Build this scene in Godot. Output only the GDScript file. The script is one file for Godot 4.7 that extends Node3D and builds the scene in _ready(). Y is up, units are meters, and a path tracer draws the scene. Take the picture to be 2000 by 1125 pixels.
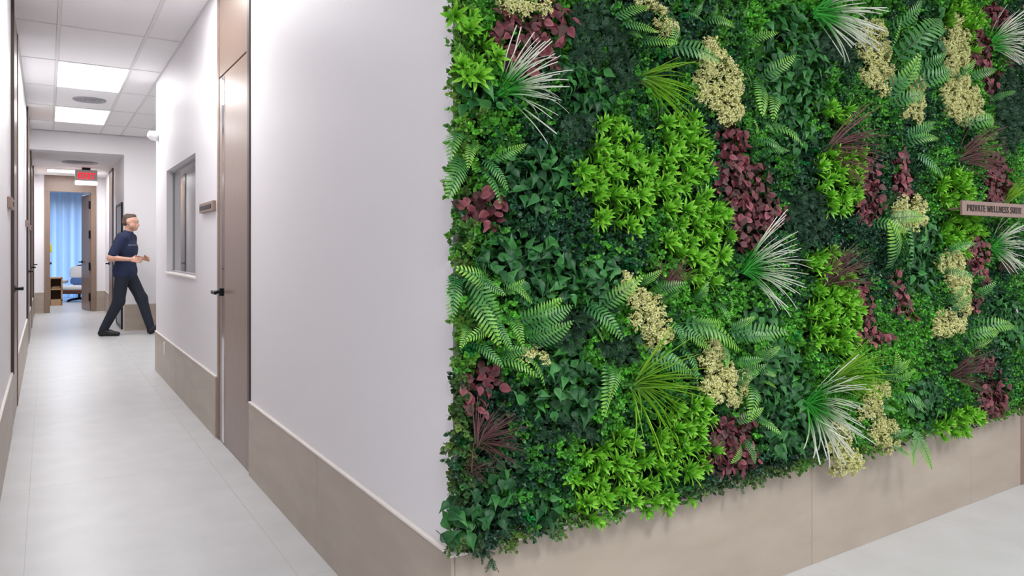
extends Node3D
# A corridor of a wellness clinic beside a wall of artificial plants. Corridor runs to -z, right is +x, y is up, metres.

const RIGHT := 0.963      # face of the right corridor wall
const LEFT := -0.2075     # face of the left corridor wall
const GREEN := -1.805     # face of the wall that carries the plants
const TALL := 3.0
var rng := RandomNumberGenerator.new()
var noise := FastNoiseLite.new()
var taken := {}
var regions: Array = []   # every leaf patch: [kind, label, ellipses]
var M := {}
var shapes := {}

# ---------------------------------------------------------------- geometry collector
class Geo:
	var v := PackedVector3Array()
	var n := PackedVector3Array()
	var c := PackedColorArray()
	var idx := PackedInt32Array()
	func point(p: Vector3, col: Color) -> int:
		v.append(p); n.append(Vector3.ZERO); c.append(col)
		return v.size() - 1
	func tri(a: int, b: int, d: int) -> void:   # clockwise seen from the front
		var k := (v[d] - v[a]).cross(v[b] - v[a])
		n[a] += k; n[b] += k; n[d] += k
		idx.append(a); idx.append(b); idx.append(d)
	func flat_poly(ps: Array, away: Vector3, col := Color.WHITE) -> void:   # convex polygon, turned away from a point
		var mid := Vector3.ZERO
		for p in ps: mid += p
		mid /= ps.size()
		var first := v.size()
		for p in ps: point(p, col)
		var k: Vector3 = (ps[2] - ps[0]).cross(ps[1] - ps[0])
		for i in range(1, ps.size() - 1):
			if k.dot(mid - away) >= 0.0: tri(first, first + i, first + i + 1)
			else: tri(first, first + i + 1, first + i)
	func box(at: Vector3, size: Vector3, r := 0.0, turn := Basis.IDENTITY, col := Color.WHITE) -> Geo:
		var h := size * 0.5
		r = minf(r, minf(h.x, minf(h.y, h.z)) * 0.9)
		for axis in 3:
			for s in [-1.0, 1.0]:
				var a := (axis + 1) % 3
				var b := (axis + 2) % 3
				var ps := []
				for q in [[-1, -1], [1, -1], [1, 1], [-1, 1]]:
					var p := Vector3.ZERO
					p[axis] = h[axis] * s
					p[a] = (h[a] - r) * q[0]
					p[b] = (h[b] - r) * q[1]
					ps.append(at + turn * p)
				flat_poly(ps, at, col)
		if r > 0.0:
			for axis in 3:
				var a := (axis + 1) % 3
				var b := (axis + 2) % 3
				for q in [[-1, -1], [1, -1], [1, 1], [-1, 1]]:
					var ps := []
					for e in [[-1, 0], [1, 0], [1, 1], [-1, 1]]:
						var p := Vector3.ZERO
						p[axis] = (h[axis] - r) * e[0]
						p[a] = (h[a] - (r if e[1] == 1 else 0.0)) * q[0]
						p[b] = (h[b] - (0.0 if e[1] == 1 else r)) * q[1]
						ps.append(at + turn * p)
					flat_poly(ps, at, col)
			for x in [-1, 1]:
				for y in [-1, 1]:
					for z in [-1, 1]:
						var k := Vector3(x, y, z)
						flat_poly([at + turn * (k * Vector3(h.x, h.y - r, h.z - r)), at + turn * (k * Vector3(h.x - r, h.y, h.z - r)), at + turn * (k * Vector3(h.x - r, h.y - r, h.z))], at, col)
		return self
	func tube(path: Array, radii: Array, sides := 10, col := Color.WHITE, caps := true) -> Geo:
		var rings := []
		for i in path.size():
			var d: Vector3 = (path[mini(i + 1, path.size() - 1)] - path[maxi(i - 1, 0)]).normalized()
			var u := d.cross(Vector3.UP if absf(d.y) < 0.9 else Vector3.RIGHT).normalized()
			var w := d.cross(u)
			var ring := []
			for k in sides:
				var a := TAU * k / sides
				ring.append(point(path[i] + (u * cos(a) + w * sin(a)) * radii[mini(i, radii.size() - 1)], col))
			rings.append(ring)
		for i in path.size() - 1:
			for k in sides:
				var k2 := (k + 1) % sides
				tri(rings[i][k], rings[i][k2], rings[i + 1][k2])
				tri(rings[i][k], rings[i + 1][k2], rings[i + 1][k])
		if caps:
			for e in [0, path.size() - 1]:
				var ps := []
				for k in sides: ps.append(v[rings[e][k]])
				flat_poly(ps, path[path.size() / 2] if path.size() > 2 else (path[0] + path[1]) * 0.5, col)
		return self
	func lathe(profile: Array, segs := 24, at := Vector3.ZERO, axis := Basis.IDENTITY, col := Color.WHITE) -> Geo:   # profile of Vector2(radius, height), turned about local y
		var rings := []
		for p in profile:
			var ring := []
			for k in segs:
				var a := TAU * k / segs
				ring.append(point(at + axis * Vector3(cos(a) * p.x, p.y, sin(a) * p.x), col))
			rings.append(ring)
		for i in profile.size() - 1:
			for k in segs:
				var k2 := (k + 1) % segs
				tri(rings[i][k], rings[i + 1][k2], rings[i][k2])
				tri(rings[i][k], rings[i + 1][k], rings[i + 1][k2])
		return self
	func leaf(t: Transform3D, long: float, wide: float, profile: Array, fold: float, bend: float, c0: Color, c1: Color, ce: Color) -> Geo:
		# a blade along local y with its face to local z, folded along the midrib and bent backwards
		var rows := profile.size() - 1
		var y := 0.0
		var z := 0.0
		var last := []
		for i in rows + 1:
			var a := bend * (float(i) / rows - 0.25)
			if i > 0:
				y += long / rows * cos(a)
				z -= long / rows * sin(a)
			var w: float = wide * 0.5 * profile[i]
			var col := c0.lerp(c1, float(i) / rows)
			var here := []
			for s in [-1.0, 0.0, 1.0]:
				here.append(point(t * Vector3(w * s, y, z + absf(s) * w * fold), col if s == 0.0 else col.lerp(ce, 0.55)))
			if i > 0:
				for k in 2:
					tri(last[k], here[k], here[k + 1])
					tri(last[k], here[k + 1], last[k + 1])
			last = here
		return self
	func commit(m: Material = null) -> ArrayMesh:
		var normals := PackedVector3Array()
		for k in n: normals.append(k.normalized() if k.length_squared() > 0.0 else Vector3.UP)
		var arrays := []
		arrays.resize(Mesh.ARRAY_MAX)
		arrays[Mesh.ARRAY_VERTEX] = v
		arrays[Mesh.ARRAY_NORMAL] = normals
		arrays[Mesh.ARRAY_COLOR] = c
		arrays[Mesh.ARRAY_INDEX] = idx
		var mesh := ArrayMesh.new()
		mesh.add_surface_from_arrays(Mesh.PRIMITIVE_TRIANGLES, arrays)
		if m: mesh.surface_set_material(0, m)
		return mesh

# ---------------------------------------------------------------- naming and tagging
func numbered(called: String, parent: Node) -> String:
	var key := str(parent.get_instance_id()) + called
	var k: int = taken.get(key, 0)
	taken[key] = k + 1
	return called if k == 0 else "%s_%03d" % [called, k]

func put(called: String, mesh: Mesh, parent: Node = self, where := Transform3D.IDENTITY, m: Material = null) -> MeshInstance3D:
	var o := MeshInstance3D.new()
	o.name = numbered(called, parent)
	o.mesh = mesh
	o.transform = where
	if m: o.material_override = m
	parent.add_child(o, true)
	return o

func thing(called: String, label: String, category: String, at := Vector3.ZERO, turn := 0.0, group := "") -> Node3D:
	var o := Node3D.new()
	o.name = numbered(called, self)
	add_child(o, true)
	o.position = at
	o.rotation.y = turn
	return tag(o, label, category, group)

func tag(o: Node3D, label: String, category: String, group := "", kind := "") -> Node3D:
	o.set_meta("label", label)
	o.set_meta("category", category)
	if group: o.set_meta("group", group)
	if kind: o.set_meta("kind", kind)
	return o

func structure(called: String, mesh: Mesh, label: String, category: String) -> MeshInstance3D:
	var o := put(called, mesh)
	tag(o, label, category, "", "structure")
	return o

func group_node(called: String, label: String, category: String) -> Node3D:
	var o := thing(called, label, category)
	o.set_meta("kind", "structure")
	return o

# ---------------------------------------------------------------- materials
func S(r: float, g: float, b: float) -> Color:
	return Color(r / 255.0, g / 255.0, b / 255.0)

func L(r: float, g: float, b: float) -> Color:
	return S(r, g, b).srgb_to_linear()

func mat(called: String, col: Color, rough := 0.6, metal := 0.0) -> StandardMaterial3D:
	var m := StandardMaterial3D.new()
	m.resource_name = called
	m.albedo_color = col
	m.roughness = rough
	m.metallic = metal
	M[called] = m
	return m

func grain(m: StandardMaterial3D, a: Color, b: Color, scale: Vector3, freq := 0.01, octaves := 4, seed_ := 1) -> void:
	var f := FastNoiseLite.new()
	f.seed = seed_
	f.frequency = freq
	f.fractal_octaves = octaves
	var ramp := Gradient.new()
	ramp.set_color(0, a)
	ramp.set_color(1, b)
	var t := NoiseTexture2D.new()
	t.width = 512
	t.height = 512
	t.seamless = true
	t.noise = f
	t.color_ramp = ramp
	m.albedo_color = Color.WHITE
	m.albedo_texture = t
	m.uv1_triplanar = true
	m.uv1_world_triplanar = true
	m.uv1_scale = scale

func foliage(called: String, rough: float, through := 0.25) -> StandardMaterial3D:
	var m := mat(called, Color.WHITE, rough)
	m.vertex_color_use_as_albedo = true
	m.cull_mode = BaseMaterial3D.CULL_DISABLED
	m.backlight_enabled = through > 0.0
	m.backlight = Color(through, through, through)
	return m

func make_materials() -> void:
	mat("wall_paint", S(237, 234, 237), 0.5).metallic_specular = 0.42
	mat("ceiling_board", S(250, 248, 249), 0.85)
	mat("ceiling_grid", S(232, 230, 229), 0.5)
	grain(mat("floor_tile", Color.WHITE, 0.34), S(203, 203, 203), S(213, 213, 214), Vector3(0.9, 0.9, 0.9), 0.006, 5, 3)
	mat("grout", S(196, 192, 188), 0.8)
	grain(mat("base_tile", Color.WHITE, 0.4), S(174, 160, 146), S(188, 175, 161), Vector3(0.5, 1.6, 0.5), 0.008, 5, 9)
	mat("cap", S(240, 232, 226), 0.35)
	grain(mat("door_wood", Color.WHITE, 0.32), S(136, 115, 102), S(147, 125, 112), Vector3(5.0, 0.35, 5.0), 0.02, 4, 5)
	mat("door_frame", S(136, 114, 100), 0.35)
	mat("bronze", S(72, 62, 58), 0.4, 0.3)
	mat("black_metal", S(24, 23, 24), 0.35, 0.4)
	mat("polished", S(190, 190, 196), 0.06, 1.0)
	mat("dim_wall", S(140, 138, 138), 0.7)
	mat("dark_door", S(72, 60, 54), 0.5)
	mat("sign_brown", S(150, 126, 116), 0.45)
	mat("sign_dark", S(46, 34, 32), 0.5)
	mat("white_plastic", S(238, 238, 238), 0.3)
	mat("grey_plastic", S(214, 208, 208), 0.45)
	mat("vent_grey", S(168, 168, 174), 0.5)
	mat("shelf_wood", S(196, 158, 116), 0.5)
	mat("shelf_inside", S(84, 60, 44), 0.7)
	mat("chair_white", S(226, 224, 222), 0.5)
	mat("chair_wood", S(96, 62, 48), 0.4)
	mat("cushion_blue", S(86, 116, 172), 0.9)
	mat("chair_base", S(36, 34, 36), 0.4, 0.4)
	mat("yellow_cloth", S(222, 208, 60), 0.8)
	var cu := mat("curtain", S(176, 210, 242), 0.9)
	cu.backlight_enabled = true
	cu.backlight = Color(0.9, 0.9, 0.9)
	cu.cull_mode = BaseMaterial3D.CULL_DISABLED
	var g := mat("glass", Color(0.75, 0.8, 0.8, 0.08), 0.02)
	g.transparency = BaseMaterial3D.TRANSPARENCY_ALPHA
	var p := mat("panel_glow", S(255, 253, 250), 0.5)
	p.emission_enabled = true
	p.emission = Color(1, 0.985, 0.97)
	p.emission_energy_multiplier = 2.2
	var e := mat("exit_red", S(230, 30, 40), 0.5)
	e.emission_enabled = true
	e.emission = S(255, 22, 40)
	e.emission_energy_multiplier = 1.0
	var w := mat("exit_white", S(255, 250, 250), 0.4)
	w.emission_enabled = true
	w.emission = Color(1, 0.94, 0.95)
	w.emission_energy_multiplier = 1.6
	mat("skin", S(216, 166, 144), 0.5)
	mat("hair", S(92, 78, 70), 0.8)
	mat("shirt", S(36, 46, 78), 0.85)
	mat("stripe", S(120, 130, 150), 0.8)
	mat("trousers", S(34, 40, 54), 0.85)
	mat("shoe", S(32, 30, 34), 0.5)
	mat("sole", S(200, 198, 198), 0.6)
	mat("eye_white", S(235, 232, 228), 0.25)
	mat("backing", S(16, 26, 16), 0.9)
	foliage("leafy", 0.36, 0.12)
	foliage("glossy", 0.42, 0.06).metallic_specular = 0.38
	foliage("matte", 0.6, 0.12)

# ---------------------------------------------------------------- room
func slab(a: Vector3, b: Vector3, m: String, g: Geo = null) -> ArrayMesh:
	if g == null: g = Geo.new()
	return g.box((a + b) * 0.5, (b - a).abs()).commit(M[m])

func boxes(list: Array, m: String, r := 0.0) -> ArrayMesh:
	var g := Geo.new()
	for k in list: g.box((k[0] + k[1]) * 0.5, (k[1] - k[0]).abs(), r)
	return g.commit(M[m])

func ceiling_light(a: Vector3, b: Vector3, energy: float, label: String) -> void:
	# a lay-in panel between two corners at ceiling height; its light hangs just under its face
	var mid := (a + b) * 0.5
	var size := (b - a).abs()
	var t := thing("ceiling_light", label, "ceiling light", mid, 0.0, "ceiling light panels")
	var w := 0.014
	var fr := Geo.new()
	for s in [-1.0, 1.0]:
		fr.box(Vector3(s * (size.x - w) * 0.5, 0.0, 0), Vector3(w, 0.02, size.z), 0.002)
		fr.box(Vector3(0, 0.0, s * (size.z - w) * 0.5), Vector3(size.x - 2.0 * w, 0.02, w), 0.002)
	put("frame", fr.commit(M.white_plastic), t)
	put("diffuser", Geo.new().box(Vector3(0, 0.002, 0), Vector3(size.x - 2.0 * w, 0.012, size.z - 2.0 * w)).commit(M.panel_glow), t)
	var l := AreaLight3D.new()
	l.name = "panel_glow"
	l.area_size = Vector2(size.x - 0.03, size.z - 0.03)
	l.light_color = Color(0.985, 0.992, 1.0)
	l.light_energy = energy
	l.area_range = 14.0
	l.area_attenuation = 2.0
	l.shadow_enabled = true
	l.rotation_degrees = Vector3(-90, 0, 0)
	l.position = Vector3(0, -0.016, 0)
	t.add_child(l)

func base_run(called: String, a: Vector3, b: Vector3, out: Vector3, label: String, joints: Array) -> void:
	# a course of tall base tiles along a wall face from a to b, standing proud towards out, with a pale cap
	var o := group_node(called, label, "baseboard")
	var along := (b - a).normalized()
	var stops := [0.0]
	stops.append_array(joints)
	stops.append(a.distance_to(b))
	var k := 0.012
	for i in stops.size() - 1:
		var p: Vector3 = a + along * (stops[i] + 0.0008)
		var q: Vector3 = a + along * (stops[i + 1] - 0.0008) + out * k
		put("tile", Geo.new().box((p + q) * 0.5 + Vector3.UP * 0.2015, (q - p).abs() + Vector3(0, 0.403, 0), 0.0012).commit(M.base_tile), o)
	var c := b + out * (k + 0.002)
	put("cap_strip", Geo.new().box((a + c) * 0.5 + Vector3.UP * 0.4085, (c - a).abs() + Vector3(0, 0.011, 0), 0.002).commit(M.cap), o)

func build_room() -> void:
	# floor: a bed and large tiles with hairline joints
	var fl := group_node("floor", "pale stone-look tile floor running from the lobby down the corridor", "floor")
	put("grout_bed", slab(Vector3(-3.2, -0.12, 4.2), Vector3(7.2, -0.0015, -22.0), "grout"), fl)
	var xs := [-3.2, -2.76, -1.865, -0.97, -0.075, 0.82, 1.715, 2.61, 3.505, 4.4, 5.295, 6.19, 7.2]
	var half := {}
	for i in xs.size() - 1:
		var z := 4.37
		while z > -22.0:
			var z2 := maxf(z - 1.79, -22.0)
			var inside: bool = xs[i + 1] > -0.2 or z > -2.4 or z2 < -16.9
			if z2 < -1.85 and xs[i] > 3.6: inside = false
			if inside and z - z2 > 0.05:
				var size := Vector3(xs[i + 1] - xs[i] - 0.0012, 0.02, minf(z, 4.2) - z2 - 0.0012)
				var key := "%.3f %.3f" % [size.x, size.z]
				if not half.has(key): half[key] = Geo.new().box(Vector3.ZERO, size, 0.0003).commit(M.floor_tile)
				put("tile", half[key], fl, Transform3D(Basis.IDENTITY, Vector3((xs[i] + xs[i + 1]) * 0.5, -0.01, (minf(z, 4.2) + z2) * 0.5)))
			z = z2
	# walls
	var d := 0.15
	var z0 := -4.205
	var z1 := -5.155
	structure("wall_right", boxes([
		[Vector3(RIGHT, 0, GREEN - d), Vector3(RIGHT + d, TALL, z0)],
		[Vector3(RIGHT, 0, z1), Vector3(RIGHT + d, TALL, -6.0)],
		[Vector3(RIGHT, 0, -6.0), Vector3(RIGHT + d, 1.047, -7.59)],
		[Vector3(RIGHT, 2.007, -6.0), Vector3(RIGHT + d, TALL, -7.59)],
		[Vector3(RIGHT, 0, -7.59), Vector3(RIGHT + d, TALL, -8.376)]], "wall_paint"), "white satin right corridor wall between the plant wall and the alcove", "wall")
	structure("wall_front", boxes([[Vector3(RIGHT, 0, GREEN), Vector3(4.40, TALL, GREEN - d)], [Vector3(5.36, 0, GREEN), Vector3(7.2, TALL, GREEN - d)], [Vector3(4.40, 2.98, GREEN), Vector3(5.36, TALL, GREEN - d)]], "wall_paint"), "white wall that carries the plants", "wall")
	structure("wall_left", boxes([[Vector3(LEFT, 0, -2.5), Vector3(LEFT - d, TALL, -16.9)]], "wall_paint"), "white left corridor wall with flush brown doors", "wall")
	structure("wall_alcove", boxes([[Vector3(RIGHT + d, 0, -8.226), Vector3(3.6, TALL, -8.376)]], "wall_paint"), "white wall around the corner of the alcove", "wall")
	structure("wall_back", boxes([[Vector3(1.004, 0, -12.6), Vector3(3.6, TALL, -12.75)]], "wall_paint"), "white wall behind the walking person", "wall")
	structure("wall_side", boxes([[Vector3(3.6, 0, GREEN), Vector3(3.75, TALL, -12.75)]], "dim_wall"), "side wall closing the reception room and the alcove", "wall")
	structure("wall_far_right", boxes([[Vector3(1.004, 0, -12.75), Vector3(1.154, 2.71, -16.9)]], "wall_paint"), "white right wall of the far corridor", "wall")
	structure("wall_end", boxes([[Vector3(-3.2, 0, -16.9), Vector3(-0.035, TALL, -17.05)], [Vector3(0.845, 0, -16.9), Vector3(3.6, TALL, -17.05)], [Vector3(-0.035, 2.71, -16.9), Vector3(0.845, TALL, -17.05)]], "wall_paint"), "white end wall of the corridor around the open doorway", "wall")
	structure("wall_lobby", boxes([[Vector3(-3.2, 0, 4.2), Vector3(7.2, TALL, 4.35)], [Vector3(-3.35, 0, -2.65), Vector3(-3.2, TALL, 4.35)], [Vector3(7.2, 0, -1.955), Vector3(7.35, TALL, 4.35)], [Vector3(-3.2, 0, -2.5), Vector3(LEFT - d, TALL, -2.65)]], "wall_paint"), "white lobby walls behind the camera", "wall")
	structure("wall_far_room", boxes([[Vector3(-3.2, 0, -17.05), Vector3(-3.05, 2.71, -21.9)], [Vector3(3.45, 0, -17.05), Vector3(3.6, 2.71, -21.9)], [Vector3(-3.2, 0, -21.75), Vector3(-0.9, TALL, -21.9)], [Vector3(1.9, 0, -21.75), Vector3(3.6, TALL, -21.9)], [Vector3(-0.9, 0, -21.75), Vector3(1.9, 0.25, -21.9)], [Vector3(-0.9, 2.5, -21.75), Vector3(1.9, TALL, -21.9)]], "wall_paint"), "white walls of the far room around its curtained window", "wall")
	# soffit where the ceiling drops
	structure("trim_1", boxes([[Vector3(LEFT, 2.71, -12.6), Vector3(1.004, TALL, -12.75)]], "wall_paint"), "white soffit face where the corridor ceiling drops", "soffit")
	# ceilings
	var ce := group_node("ceiling", "suspended ceiling of white panels over the corridor", "ceiling")
	put("deck", boxes([[Vector3(-3.35, TALL + 0.05, 4.35), Vector3(7.35, TALL + 0.2, -12.9)], [Vector3(-3.35, TALL, 4.35), Vector3(7.35, TALL + 0.05, -1.0)], [Vector3(1.12, TALL, -1.0), Vector3(7.35, TALL + 0.05, -8.3)]], "ceiling_board"), ce)
	var gx := [LEFT, 0.08, 0.686, RIGHT, 1.296, 1.906, 2.516, 3.126, 3.6]
	var lit := [[1, -4.1], [1, -7.88], [1, -10.4], [5, -10.4]]
	var bars := Geo.new()
	var made := {}
	for j in range(-1, 9):
		var za := -2.84 - 1.26 * j
		var zb := maxf(za - 1.26, -12.6)
		if za <= -12.6: continue
		for i in gx.size() - 1:
			if i >= 3 and za > -8.4 and zb > -8.4: continue
			if i >= 3 and za > -8.376: za = -8.376
			var is_lit := false
			for q in lit:
				if q[0] == i and absf(q[1] - za) < 0.01: is_lit = true
			if is_lit: continue
			var size := Vector3(gx[i + 1] - gx[i] - 0.024, 0.016, za - zb - 0.024)
			var key := "%.3f %.3f" % [size.x, size.z]
			if not made.has(key): made[key] = Geo.new().box(Vector3.ZERO, size, 0.003).commit(M.ceiling_board)
			put("panel", made[key], ce, Transform3D(Basis.IDENTITY, Vector3((gx[i] + gx[i + 1]) * 0.5, TALL + 0.011, (za + zb) * 0.5)))
		if za < -1.9:
			bars.box(Vector3((LEFT + (RIGHT if za > -8.4 else 3.6)) * 0.5, TALL + 0.006, -2.84 - 1.26 * j), Vector3((RIGHT if za > -8.4 else 3.6) - LEFT, 0.014, 0.022), 0.001)
	for i in gx.size():
		var zn := -1.58 if i <= 3 else -8.376
		bars.box(Vector3(gx[i], TALL + 0.006, (zn - 12.6) * 0.5), Vector3(0.024, 0.016, zn + 12.6), 0.001)
	put("grid", bars.commit(M.ceiling_grid), ce)
	structure("ceiling_low", boxes([[Vector3(LEFT, 2.71, -12.75), Vector3(1.004, 2.86, -16.9)], [Vector3(-3.2, 2.71, -17.05), Vector3(3.6, 2.86, -21.9)]], "ceiling_board"), "lower smooth white ceiling at the far end of the corridor", "ceiling").name = "ceiling_001"
	structure("ceiling_cover", boxes([[Vector3(LEFT - 0.2, 3.0, -12.75), Vector3(3.75, 3.2, -22.0)]], "ceiling_board"), "roof slab above the far ceiling", "ceiling").name = "ceiling_002"
	# base tiles
	base_run("baseboard_right", Vector3(RIGHT, 0, GREEN + 0.012), Vector3(RIGHT, 0, z0), Vector3.LEFT, "beige tile baseboard with pale cap under the near white wall", [1.2])
	base_run("baseboard_right_far", Vector3(RIGHT, 0, z1), Vector3(RIGHT, 0, -8.376), Vector3.LEFT, "beige tile baseboard with pale cap under the service window", [1.8])
	base_run("baseboard_front", Vector3(RIGHT, 0, GREEN), Vector3(4.40, 0, GREEN), Vector3.BACK, "beige tile baseboard under the plant wall", [1.62, 2.9])
	base_run("baseboard_back", Vector3(1.004, 0, -12.6), Vector3(3.6, 0, -12.6), Vector3.BACK, "beige tile baseboard behind the walking person", [1.2])
	base_run("baseboard_alcove", Vector3(RIGHT, 0, -8.376), Vector3(3.6, 0, -8.376), Vector3.FORWARD, "beige tile baseboard inside the alcove", [1.2])
	var runs := [[-2.5, -6.06], [-7.16, -10.62], [-11.66, -12.82], [-13.86, -15.1], [-16.1, -16.9]]
	for k in runs.size():
		base_run("baseboard_left" if k == 0 else "baseboard_left_%03d" % k, Vector3(LEFT, 0, runs[k][0]), Vector3(LEFT, 0, runs[k][1]), Vector3.RIGHT, ["beige tile baseboard before the nearest left door", "beige tile baseboard after the nearest left door", "beige tile baseboard after the second left door", "beige tile baseboard after the third left door", "beige tile baseboard after the last left door"][k], [])
	base_run("baseboard_end", Vector3(LEFT, 0, -16.9), Vector3(-0.035, 0, -16.9), Vector3.BACK, "beige tile baseboard left of the far doorway", [])
	base_run("baseboard_end_right", Vector3(0.845, 0, -16.9), Vector3(1.004, 0, -16.9), Vector3.BACK, "beige tile baseboard right of the far doorway", [])
	base_run("baseboard_far", Vector3(1.004, 0, -15.7), Vector3(1.004, 0, -16.888), Vector3.LEFT, "beige tile baseboard on the far right wall", [])

func lever(parent: Node3D, at: Vector3, out: Vector3, along: Vector3) -> void:
	var g := Geo.new()
	g.box(at + out * 0.008, (out.abs() * 0.016) + (along.abs() + Vector3.UP) * 0.052, 0.003)
	g.box(at + out * 0.036, (out.abs() * 0.05) + (along.abs() + Vector3.UP) * 0.02, 0.003)
	g.box(at + out * 0.056 + along * 0.05, out.abs() * 0.016 + along.abs() * 0.125 + Vector3.UP * 0.022, 0.003)
	put("handle", g.commit(M.black_metal), parent)

func build_doors() -> void:
	# the brown full-height door in the right wall
	var t := group_node("door_1", "tall brown door with a polished vertical strip in the right wall", "door")
	var x := RIGHT + 0.02
	put("leaf", Geo.new().box(Vector3(x, 1.198, -4.708), Vector3(0.036, 2.39, 0.776), 0.002).commit(M.door_wood), t)
	put("transom_panel", Geo.new().box(Vector3(x, 2.703, -4.708), Vector3(0.036, 0.6, 0.776), 0.002).commit(M.door_wood), t)
	put("strip", Geo.new().box(Vector3(x - 0.0185, 1.198, -4.965), Vector3(0.004, 2.375, 0.075), 0.001).commit(M.polished), t)
	put("jamb", Geo.new().box(Vector3(x, 1.5, -4.288), Vector3(0.038, 3.0, 0.06), 0.002).commit(M.door_wood), t)
	put("jamb", Geo.new().box(Vector3(x, 1.5, -5.127), Vector3(0.044, 3.0, 0.056), 0.002).commit(M.door_frame), t)
	put("frame_edge", Geo.new().box(Vector3(RIGHT + 0.005, 1.7, -4.232), Vector3(0.026, 2.6, 0.048), 0.002).commit(M.bronze), t)
	put("backing", Geo.new().box(Vector3(RIGHT + 0.09, 1.5, -4.68), Vector3(0.1, 3.0, 0.95)).commit(M.bronze), t)
	lever(t, Vector3(x - 0.02, 0.985, -5.02), Vector3.LEFT, Vector3(0, 0, 1))
	# flush brown doors in the left wall
	var names := ["nearest flush brown door in the left corridor wall, with black lever", "second flush brown door in the left corridor wall", "third flush brown door in the left wall, past the ceiling drop", "last flush brown door in the left wall, before the end wall"]
	var zs := [-6.06, -10.62, -12.82, -15.1]
	for k in 4:
		var z: float = zs[k]
		var tall := TALL if z > -12.5 else 2.71
		var o := group_node("door_%d" % (k + 2), names[k], "door")
		put("frame_edge", Geo.new().box(Vector3(LEFT + 0.006, (tall + 0.4) * 0.5, z - 0.02), Vector3(0.028, tall - 0.4, 0.045), 0.002).commit(M.bronze), o)
		put("leaf", Geo.new().box(Vector3(LEFT + 0.001, 1.2, z - 0.53), Vector3(0.012, 2.4, 0.95), 0.002).commit(M.door_wood), o)
		put("transom_panel", Geo.new().box(Vector3(LEFT + 0.001, (tall + 2.404) * 0.5, z - 0.53), Vector3(0.012, tall - 2.404, 0.95), 0.002).commit(M.door_wood), o)
		put("frame_edge", Geo.new().box(Vector3(LEFT + 0.004, tall * 0.5, z - 1.02), Vector3(0.02, tall, 0.03), 0.002).commit(M.door_frame), o)
		lever(o, Vector3(LEFT + 0.007, 0.985, z - 0.1), Vector3.RIGHT, Vector3(0, 0, -1))
	# brown door in the far right wall, with dark frame
	var r := group_node("door_6", "brown door with dark frame in the right wall of the far corridor", "door")
	put("frame_edge", Geo.new().box(Vector3(1.0, 1.35, -14.72), Vector3(0.03, 2.7, 0.05), 0.002).commit(M.bronze), r)
	put("frame_edge", Geo.new().box(Vector3(1.0, 2.69, -15.2), Vector3(0.03, 0.03, 0.96), 0.002).commit(M.bronze), r)
	put("leaf", Geo.new().box(Vector3(1.0, 1.335, -15.2), Vector3(0.016, 2.67, 0.9), 0.002).commit(M.door_wood), r)
	lever(r, Vector3(0.992, 0.985, -15.55), Vector3.LEFT, Vector3(0, 0, 1))
	# black framed cabinet door on the same wall, just past the corner
	var c := thing("cabinet_door", "narrow black-framed grey cabinet door beside the far corner, behind the person", "cabinet door")
	var fr := Geo.new()
	fr.box(Vector3(0.994, 1.0, -12.86), Vector3(0.03, 1.99, 0.07), 0.003)
	fr.box(Vector3(0.994, 1.0, -13.88), Vector3(0.024, 1.99, 0.03), 0.003)
	fr.box(Vector3(0.994, 1.98, -13.37), Vector3(0.024, 0.03, 1.0), 0.003)
	fr.box(Vector3(0.994, 0.02, -13.37), Vector3(0.024, 0.03, 1.0), 0.003)
	put("frame", fr.commit(M.black_metal), c)
	put("panel", Geo.new().box(Vector3(0.997, 1.0, -13.37), Vector3(0.012, 1.92, 0.96), 0.002).commit(M.vent_grey), c)
	# open doorway in the end wall
	var e := group_node("door_7", "brown doorway at the corridor end, its door standing open into the far room", "door")
	put("header_panel", Geo.new().box(Vector3(0.405, 2.55, -16.95), Vector3(0.88, 0.32, 0.14), 0.003).commit(M.door_wood), e)
	put("jamb", Geo.new().box(Vector3(0.01, 1.195, -16.95), Vector3(0.09, 2.39, 0.16), 0.003).commit(M.door_wood), e)
	put("jamb", Geo.new().box(Vector3(0.8, 1.195, -16.95), Vector3(0.09, 2.39, 0.16), 0.003).commit(M.door_wood), e)
	var hinge := Vector3(0.75, 0, -17.0)
	var turn := Basis(Vector3.UP, deg_to_rad(-80))
	var lf := put("leaf", Geo.new().box(Vector3(-0.33, 1.19, 0), Vector3(0.66, 2.36, 0.042), 0.003).commit(M.door_wood), e, Transform3D(turn, hinge))
	for y in [0.28, 0.9, 1.55, 2.15]:
		put("hinge", Geo.new().box(Vector3(0.004, y, 0.02), Vector3(0.035, 0.16, 0.03), 0.002).commit(M.black_metal), lf)
	var g := Geo.new()
	g.box(Vector3(-0.59, 0.985, 0.03), Vector3(0.05, 0.05, 0.02), 0.003)
	g.box(Vector3(-0.59, 0.985, 0.06), Vector3(0.02, 0.02, 0.05), 0.003)
	g.box(Vector3(-0.55, 0.985, 0.085), Vector3(0.12, 0.02, 0.015), 0.003)
	put("handle", g.commit(M.black_metal), lf)
	# door at the right end of the plant wall
	var q := group_node("door_8", "brown door at the right end of the plant wall", "door")
	put("jamb", Geo.new().box(Vector3(4.44, 1.49, GREEN - 0.04), Vector3(0.08, 2.98, 0.11), 0.003).commit(M.door_wood), q)
	put("jamb", Geo.new().box(Vector3(5.32, 1.49, GREEN - 0.04), Vector3(0.08, 2.98, 0.11), 0.003).commit(M.door_wood), q)
	put("leaf", Geo.new().box(Vector3(4.88, 1.49, GREEN - 0.05), Vector3(0.8, 2.98, 0.045), 0.003).commit(M.door_wood), q)
	lever(q, Vector3(4.56, 0.985, GREEN - 0.028), Vector3.BACK, Vector3(1, 0, 0))

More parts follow.
